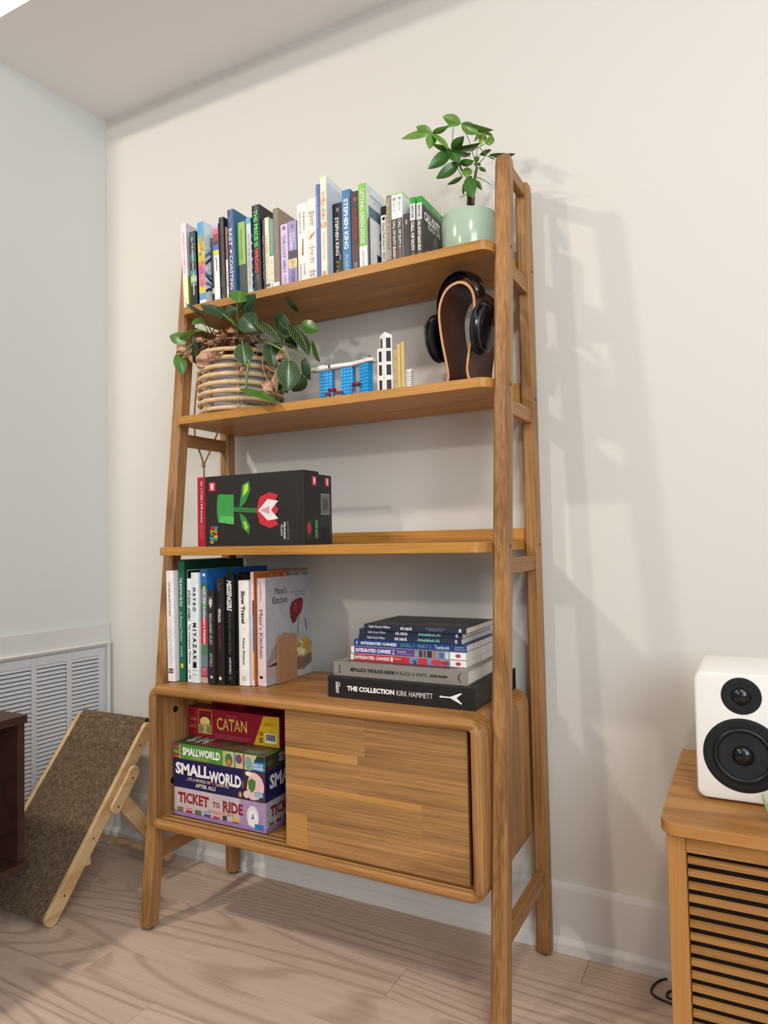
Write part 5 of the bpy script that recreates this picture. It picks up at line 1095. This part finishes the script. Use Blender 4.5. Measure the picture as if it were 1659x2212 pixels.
o = m.build('leaf_litter', [mat('#7a4428', .8), mat('#a8744c', .8), mat('#5a3322', .85)], bk); o['kind'] = 'stuff'
for r_, pts in BSTEM:
    m = MB(); pp = smooth_path([Vector(p) - root for p in pts]); m.tube(pp, [r_ * (1 - .4 * i / len(pp)) for i in range(len(pp))], 8); m.build('stem', mat('#6f8c42', .45, grain=.1), bk, smooth=True)
for r_, pts in BROOT:
    m = MB(); m.tube(smooth_path([Vector(p) - root for p in pts]), r_, 6); m.build('aerial_root', mat('#b3937c', .6), bk, smooth=True)
for row in BIRKIN: leaf(bk, root, row, LM, 'heart', curl=.08)
for row in DRY: leaf(bk, root, row, M_DRY, 'heart', name='dry_leaf', curl=.10, crump=.5)
# twisted rope handle
def rope(parent, pts, r=.0026, name='rope'):
    pp = smooth_path(pts, 8); res = []
    # resample evenly
    tot = sum((b2 - a).length for a, b2 in zip(pp, pp[1:])); n = max(8, int(tot / .0022)); acc = 0; seg = 0; out = [pp[0]]
    dist = [0]
    for a, b2 in zip(pp, pp[1:]): dist.append(dist[-1] + (b2 - a).length)
    for k in range(n + 1):
        s = tot * k / n; i = max(i_ for i_ in range(len(dist)) if dist[i_] <= s + 1e-9); i = min(i, len(pp) - 2); f = (s - dist[i]) / max(1e-9, dist[i + 1] - dist[i]); res.append(pp[i].lerp(pp[i + 1], f))
    m = MB()
    for st_ in range(3):
        strand = []
        for k, p in enumerate(res):
            t = (res[min(k + 1, len(res) - 1)] - res[max(k - 1, 0)]).normalized(); x = t.cross(Vector((0, 1, 0.01))).normalized(); y = t.cross(x)
            a = 2 * PI * (k * .0022 / .013) + 2 * PI * st_ / 3; strand.append(p + (x * math.cos(a) + y * math.sin(a)) * r * .55)
        m.tube(strand, r * .62, 5)
    return m.build(name, mat('#a5825c', .85, .1, grain=.25), parent, smooth=True)
rp = thing('hanging_rope', 'twisted jute rope hanging down outside the left bookcase frame behind the basket', 'rope', (-.045, -.15, 1.0)); ro = Vector((-.045, -.15, 1.0))
rope(rp, [Vector(p) - ro for p in ((.004, -.158, 1.535), (-.012, -.160, 1.545), (-.030, -.160, 1.50), (-.044, -.158, 1.42), (-.048, -.156, 1.355), (-.047, -.148, 1.31), (-.045, -.122, 1.249), (-.045, -.120, 1.16), (-.045, -.117, 1.03))])
rope(rp, [Vector(p) - ro for p in ((-.040, -.020, 1.41), (-.045, -.056, 1.354), (-.047, -.085, 1.300), (-.046, -.119, 1.249))])
m = MB(); m.tube([Vector((-.045, -.1215, 1.249 + .0025 * k)) - ro + Vector((0, 0, 0)) for k in range(-3, 4)], .0058, 10); m.build('knot', mat('#9a7850', .85), rp, smooth=True)

# ------------------------------------------------------------------ cat ramp in the corner
cr = thing('cat_ramp', 'pine cat ramp covered with brown looped carpet, leaning up toward the corner', 'cat ramp', (-.25, -.50, 0))
u = Vector((0, .345, .425)).normalized(); nrm = Vector((0, -u.z, u.y))
LN = .553; WD = .042
def prof(l0, l1, w0, w1, r=.02, n=6):
    out = []
    for cx, cy, a0 in ((l1 - r, w1 - r, 0), (l0 + r, w1 - r, PI / 2), (l0 + r, w0 + r, PI), (l1 - r, w0 + r, 1.5 * PI)):
        out += [(cx + r * math.cos(a0 + PI / 2 * k / n), cy + r * math.sin(a0 + PI / 2 * k / n)) for k in range(n + 1)]
    return out
O0 = Vector((0, .012, .0225))
def board(x0, x1, org, d, pts, name, par, mt=M_PINE, bev=.0025):
    nn_ = Vector((0, -d.z, d.y)); m = MB()
    R0_, R1_ = [], []
    for a, c in pts:
        q = org + d * a + nn_ * c; R0_.append((x0, q.y, q.z)); R1_.append((x1, q.y, q.z))
    m.loft([R0_, R1_]); return m.build(name, mt, par, bevel=bev)
for x0 in (-.014, -.312):
    board(x0, x0 + .014, O0, u, prof(-.022, LN, -.021, .021), 'rail', cr)
for l_ in (.055, .205, .480):
    q = O0 + u * l_
    for xx in (.0002,):
        m = MB(); m.cyl((xx - .001, q.y, q.z), (xx + .0006, q.y, q.z), .0027, n=12); m.build('screw', mat('#3a2418', .6), cr)
# carpet: front face plus wrap over the top edge and down the back
rnd = random.Random(9); nx_, path = 66, []
for k in range(96): path.append((-.018 + (LN - .002 + .018) * k / 95, .0165, 0))
for k in range(1, 9): a = PI * k / 8; path.append((LN - .002 + .0135 * math.sin(a), .003 + .0135 * math.cos(a), 1))
for k in range(1, 10): path.append((LN - .002 - .012 * k, -.0105, 1))
m = MB(); vs = []
for k, (l_, w_, f) in enumerate(path):
    for j in range(nx_ + 1):
        x = -.298 + .284 * j / nx_; rough_ = .0010 + (.0032 if l_ > LN * .80 else .0016 * max(0, l_ / LN - .4))
        a = PI * min(1, max(0, (l_ - LN + .002) / .0001)) if 0 else 0
        dsp = rnd.uniform(-.4, 1) * rough_
        nn_ = nrm if w_ > 0 else -nrm
        q = O0 + u * l_ + nrm * w_ + nn_ * dsp; vs.append((x, q.y, q.z))
fs = [(k * (nx_ + 1) + j, k * (nx_ + 1) + j + 1, (k + 1) * (nx_ + 1) + j + 1, (k + 1) * (nx_ + 1) + j) for k in range(len(path) - 1) for j in range(nx_)]
m.add(vs, fs)
def carpet_mat():
    m = bpy.data.materials.new('carpet'); m.use_nodes = True; nt = m.node_tree; L = nt.links.new; b = nt.nodes['Principled BSDF']; tc = N(nt, 'ShaderNodeTexCoord')
    v = N(nt, 'ShaderNodeTexVoronoi', i_Scale=330.0); n = N(nt, 'ShaderNodeTexNoise', i_Scale=90.0, i_Detail=4.0); L(tc.outputs['Object'], v.inputs['Vector']); L(tc.outputs['Object'], n.inputs['Vector'])
    r = N(nt, 'ShaderNodeValToRGB'); r.color_ramp.elements[0].color = hx('#a18b72'); r.color_ramp.elements[1].color = hx('#6d5946'); r.color_ramp.elements[1].position = .7; L(v.outputs['Distance'], r.inputs['Fac'])
    r2 = N(nt, 'ShaderNodeValToRGB'); r2.color_ramp.elements[0].position = .35; r2.color_ramp.elements[1].position = .7; r2.color_ramp.elements[0].color = (.55, .55, .55, 1); L(n.outputs['Fac'], r2.inputs['Fac'])
    mx = N(nt, 'ShaderNodeMix', data_type='RGBA', blend_type='MULTIPLY'); mx.inputs[0].default_value = 1; L(r.outputs[0], mx.inputs[6]); L(r2.outputs[0], mx.inputs[7]); L(mx.outputs[2], b.inputs['Base Color'])
    bp = N(nt, 'ShaderNodeBump'); bp.inputs['Strength'].default_value = .7; bp.inputs['Distance'].default_value = .002; bp.invert = True; L(v.outputs['Distance'], bp.inputs['Height']); L(bp.outputs[0], b.inputs['Normal']); b.inputs['Roughness'].default_value = .95; b.inputs['Specular IOR Level'].default_value = .1
    return m
cp = m.build('carpet', carpet_mat(), cr)
board(-.296, -.016, O0, u, prof(-.01, LN - .004, -.0085, .0125, .004, 2), 'deck', cr, bev=0)
q = O0 + u * .150 + nrm * -.028; m = MB(); m.box(-.30, -.004, q.y - .008, q.y + .008, q.z - .010, q.z + .010); m.build('cross_bar', M_PINE, cr, bevel=.002)
# support leg and its pivot block
d2 = (Vector((0, .425, .020)) - Vector((0, .245, .245))).normalized()
for x0 in (.0005, -.3265):
    o2 = Vector((0, .2450, .245)); lg = board(x0, x0 + .014, o2, d2, prof(-.022, .292, -.022, .022), 'support_leg', cr)
    board(x0 + .0145, x0 + .0265, O0, u, [(a + .335, c - .004) for a, c in prof(-.055, .085, -.019, .019, .017)], 'pivot_block', cr)
for l_ in (.300, .385):
    q = O0 + u * l_ + nrm * -.006; m = MB(); m.cyl((.026, q.y, q.z), (.0276, q.y, q.z), .0030, n=12); m.build('screw', mat('#3a2418', .6), cr)
qc = Vector((.0146, .245, .245)) + d2 * .135
text(cr, 'mau', FR(qc, -d2, Vector((1, 0, 0)).cross(-d2)), (0, 0, .036, .016), '#4a2f1c')
m = MB(); m.box(-.31, -.002, .402, .414, .03, .044); m.build('cross_bar', M_PINE, cr, bevel=.002)

# ------------------------------------------------------------------ dark media stand at the left edge
ts = thing('media_stand', 'dark walnut open-front media stand at the left edge in front of the ramp', 'media stand', (-.208, -.600, 0))
z0, z1 = .2085, .5875; x0, x1, ya, yb2 = -.385, 0, -1.02, 0
m = MB(); m.box(x0, x1 + .006, ya, yb2 + .004, z1 - .020, z1); m.build('top', M_DARKW, ts, bevel=.001)
m = MB(); m.box(x0, x1 + .012, ya, yb2 + .004, z0, z0 + .020); m.build('bottom', M_DARKW, ts, bevel=.001)
for y in (-.018, -.52, ya): m = MB(); m.box(x0, x1, y, y + .018, z0 + .020, z1 - .020); m.build('side_panel', M_DARKW, ts, bevel=.001)
m = MB(); m.box(x0, x0 + .008, ya, yb2, z0 + .02, z1 - .02); m.build('back_panel', M_DARKW, ts)
for x, y in ((-.06, -.14), (-.33, -.14), (-.06, -.90), (-.33, -.90)): m = MB(); m.cyl((x, y, 0), (x, y, z0), .010, .017, 16); m.build('leg', M_DARKW, ts, smooth='auto')

# ------------------------------------------------------------------ side cabinet with louvred door, speaker
TX, TY = 1.2720, -0.4870
sd = thing('louvred_cabinet', 'honey ash side cabinet with rounded top and louvred door at the right edge', 'cabinet', (TX, TY, 0))
r_ = .030; pts = [(.62, 0), (.62, .447), (.0, .447)] + [(r_ - r_ * math.cos(a), r_ - r_ * math.sin(a)) for a in [PI / 2 * k / 8 for k in range(9)]]
m = MB(); m.prism(pts, .509, .529); m.build('top', M_ASH, sd, bevel=.0015)
fy = .017
for x, nm in ((.009, 'post'), (.581, 'post')): m = MB(); m.box(x, x + .030, fy, fy + .035, .02, .509); m.build(nm, M_ASHZ, sd, bevel=.0015)
m = MB(); m.box(.009, .013, .05, .43, .06, .509); m.build('side_panel', M_ASHZ, sd); m = MB(); m.box(.607, .611, .05, .43, .06, .509); m.build('side_panel', M_ASHZ, sd)
for x in (.009, .581): m = MB(); m.box(x, x + .030, .405, .438, 0, .509); m.build('post', M_ASHZ, sd, bevel=.0015)
for x in (.009, .581): m = MB(); m.box(x + .004, x + .026, fy + .004, fy + .03, 0, .02); m.build('foot', M_ASHZ, sd, bevel=.001)
m = MB(); m.box(.0395, .5805, fy, fy + .028, .4790, .5085); m.build('rail', M_ASH, sd, bevel=.001)
m = MB(); m.box(.0395, .5805, fy, fy + .028, .035, .065); m.build('rail', M_ASH, sd, bevel=.001)
m = MB(); m.box(.0395, .5805, .040, .046, .06, .48); m.build('gap_shade_panel', mat('#140c07', .8), sd)  # near-black sheet, the shade between the slats is put into its colour
M_SLAT = wood('#ab7b43', '#855628', 'x', ring=7, ring_amt=.35, streak=.4, rough=.5, var=.015); k = 0; z = .4590
while z > .068:
    m = MB(); m.add([(.0400, fy + .004, z), (.5800, fy + .004, z), (.5800, fy + .012, z + .0020), (.0400, fy + .012, z + .0020), (.0400, fy + .004, z + .0085), (.5800, fy + .004, z + .0085), (.5800, fy + .012, z + .0112), (.0400, fy + .012, z + .0112)],
          [(0, 3, 2, 1), (4, 5, 6, 7), (0, 1, 5, 4), (1, 2, 6, 5), (2, 3, 7, 6), (3, 0, 4, 7)])
    m.build('slat', M_SLAT, sd, bevel=.0008, seg=1); z -= .0208
spk = thing('bookshelf_speaker', 'white two-driver speaker with black cones on the honey ash cabinet', 'speaker', (1.3235, -.3480, .529)); M_SPK = mat('#e9e5df', .42, .4, grain=.01)
SW, SH_, SD = .152, .2295, .190
m = MB(); rings = []
for y, e in ((0, .0035), (.0015, .001), (.0035, 0), (SD, 0)):
    rings.append([(p[0], y, p[1]) for p in rr_pts(e, SW - e, .004 + e, SH_ - e, .0155)])
m.loft(rings); m.build('cabinet', M_SPK, spk, smooth='auto')
m = MB()
for x in (.02, SW - .02):
    for y in (.02, SD - .02): m.cyl((x, y, 0), (x, y, .0045), .007, n=12)
m.build('feet', M_BLACK, spk)
def drv(cx, cz, prof, name, mt, par=spk, n=56): m = MB(); m.loft([[(cx + r * math.cos(2 * PI * k / n), y, cz + r * math.sin(2 * PI * k / n)) for k in range(n)] for r, y in prof], caps=False); return m.build(name, mt, par, smooth=True)
MK = mat('#141517', .5, .4); cx, cz = .0765, .1905
# driver wells are shallow dishes set proud of the baffle by a hair
tw = drv(cx, cz, [(.0325, .0036), (.0325, -.0006), (.0315, -.0008), (.022, -.0004), (.0170, -.0002)], 'tweeter', MK)
drv(cx, cz, [(.0170, -.0002), (.0168, -.0016), (.0158, -.0016), (.0155, -.0004)], 'tweeter_ring', mat('#202226', .3, .5), tw)
drv(cx, cz, [(.0155, -.0004), (.0150, -.0030), (.0120, -.0062), (.0070, -.0086), (.0001, -.0095)], 'dome', mat('#0e0f12', .22, .6), tw)
cz = .0860
wf = drv(cx, cz, [(.0650, .0036), (.0650, -.0006), (.0640, -.0010), (.0560, -.0004), (.0490, -.0003)], 'woofer', MK)
drv(cx, cz, [(.0490, -.0003), (.0480, -.0040), (.0450, -.0062), (.0418, -.0045), (.0400, -.0008)], 'surround', mat('#17181b', .38, .45), wf)
drv(cx, cz, [(.0400, -.0008), (.0300, -.0004), (.0175, -.0002)], 'cone', mat('#1b1c20', .6, .4, grain=.35), wf)
drv(cx, cz, [(.0175, -.0002), (.0160, -.0045), (.0120, -.0080), (.0070, -.0100), (.0001, -.0108)], 'dust_cap', mat('#0e0f12', .22, .6), wf)

# the tip of a succulent leaf rising at the right edge, its small pot beyond the frame
sc = thing('small_succulent', 'pale green succulent leaf tip at the right edge, in front of the speaker', 'potted plant', (1.480, -.425, .529))
m = MB(); m.lathe([(.012, 0), (.016, .002), (.019, .022), (.017, .023), (.016, .018)], 28, caps=False); m.build('pot', mat('#d8d2c8', .5), sc, smooth='auto')
m = MB(); m.lathe([(.0165, .019), (.001, .021)], 24, caps=False); m.build('soil', mat('#3a2a20', .9), sc)
for a in (0, 1.3, 2.5, 3.7, 5.0):
    pth = [(.0, .021), (-.018, .024), (-.033, .012), (-.0445, .020), (-.0530, .0475)] if a == 0 else [(.0, .021), (-.010, .034), (-.020, .040), (-.030, .044), (-.038, .052)]
    pth = smooth_path([(x, 0, z) for x, z in pth], 4); n_ = len(pth); rings = []
    for i, c_ in enumerate(pth):
        t_ = (pth[min(i + 1, n_ - 1)] - pth[max(i - 1, 0)]).normalized(); s_ = Vector((0, 1, 0)); w_ = t_.cross(s_)
        rr3 = .0058 * math.sin(PI * (.18 + .80 * i / (n_ - 1))) ** .6 + .0005
        rings.append([c_ + s_ * rr3 * 1.3 * math.cos(2 * PI * j / 10) + w_ * rr3 * .62 * math.sin(2 * PI * j / 10) for j in range(10)])
    m = MB(); m.loft(rings); m.build('leaf', mat('#8ba567', .4), sc, smooth=True, xf=Matrix.Rotation(a, 4, 'Z'))

# cable behind the side cabinet and the fluffy rug tip at the lower edge
m = MB(); P_ = [(1.31, -.030, .0026), (1.25, -.016, .0026), (1.2230, -.022, .0026), (1.2035, -.045, .0026), (1.1945, -.078, .0026), (1.2035, -.098, .0026), (1.232, -.108, .0026), (1.27, -.118, .0026), (1.31, -.10, .0026)]
m.tube(smooth_path(P_, 6), .0022, 8); m.tube(smooth_path([(1.30, -.050, .0026), (1.250, -.055, .0026), (1.2300, -.070, .0026), (1.2285, -.090, .0026), (1.250, -.104, .0070), (1.29, -.125, .0026)], 6), .0022, 8)
o = m.build('cable', M_BLACK, smooth=True); o['label'] = 'thin black cable looped on the floor beside the louvred cabinet'; o['category'] = 'cable'
ft_ = thing('rug_tip', 'blue-grey fluffy rug tip on the floor at the bottom edge', 'rug', (1.110, -.305, 0)); rnd = random.Random(2); m = MB()  # stands for the tip of a blue rug
for k in range(90):
    a = rnd.uniform(0, 2 * PI); b_ = Vector((rnd.uniform(-.022, .022), rnd.uniform(-.012, .012), .001)); d_ = Vector((math.cos(a) * .5, math.sin(a) * .35, rnd.uniform(.35, 1))).normalized() * rnd.uniform(.010, .021)
    s_ = d_.cross(Vector((0, 0, 1))).normalized() * .0016; m.add([b_ - s_, b_ + s_, b_ + d_ + Vector((.004, 0, 0))], [(0, 1, 2)], k % 2)
o = m.build('fringe', [mat('#4e5d78', .8), mat('#7d879b', .8)], ft_); o['kind'] = 'stuff'
m = MB(); m.cyl((-.02, 0, .0035), (.03, -.01, .0035), .0034, n=10); m.build('core', mat('#5a6172', .8), ft_, smooth='auto')
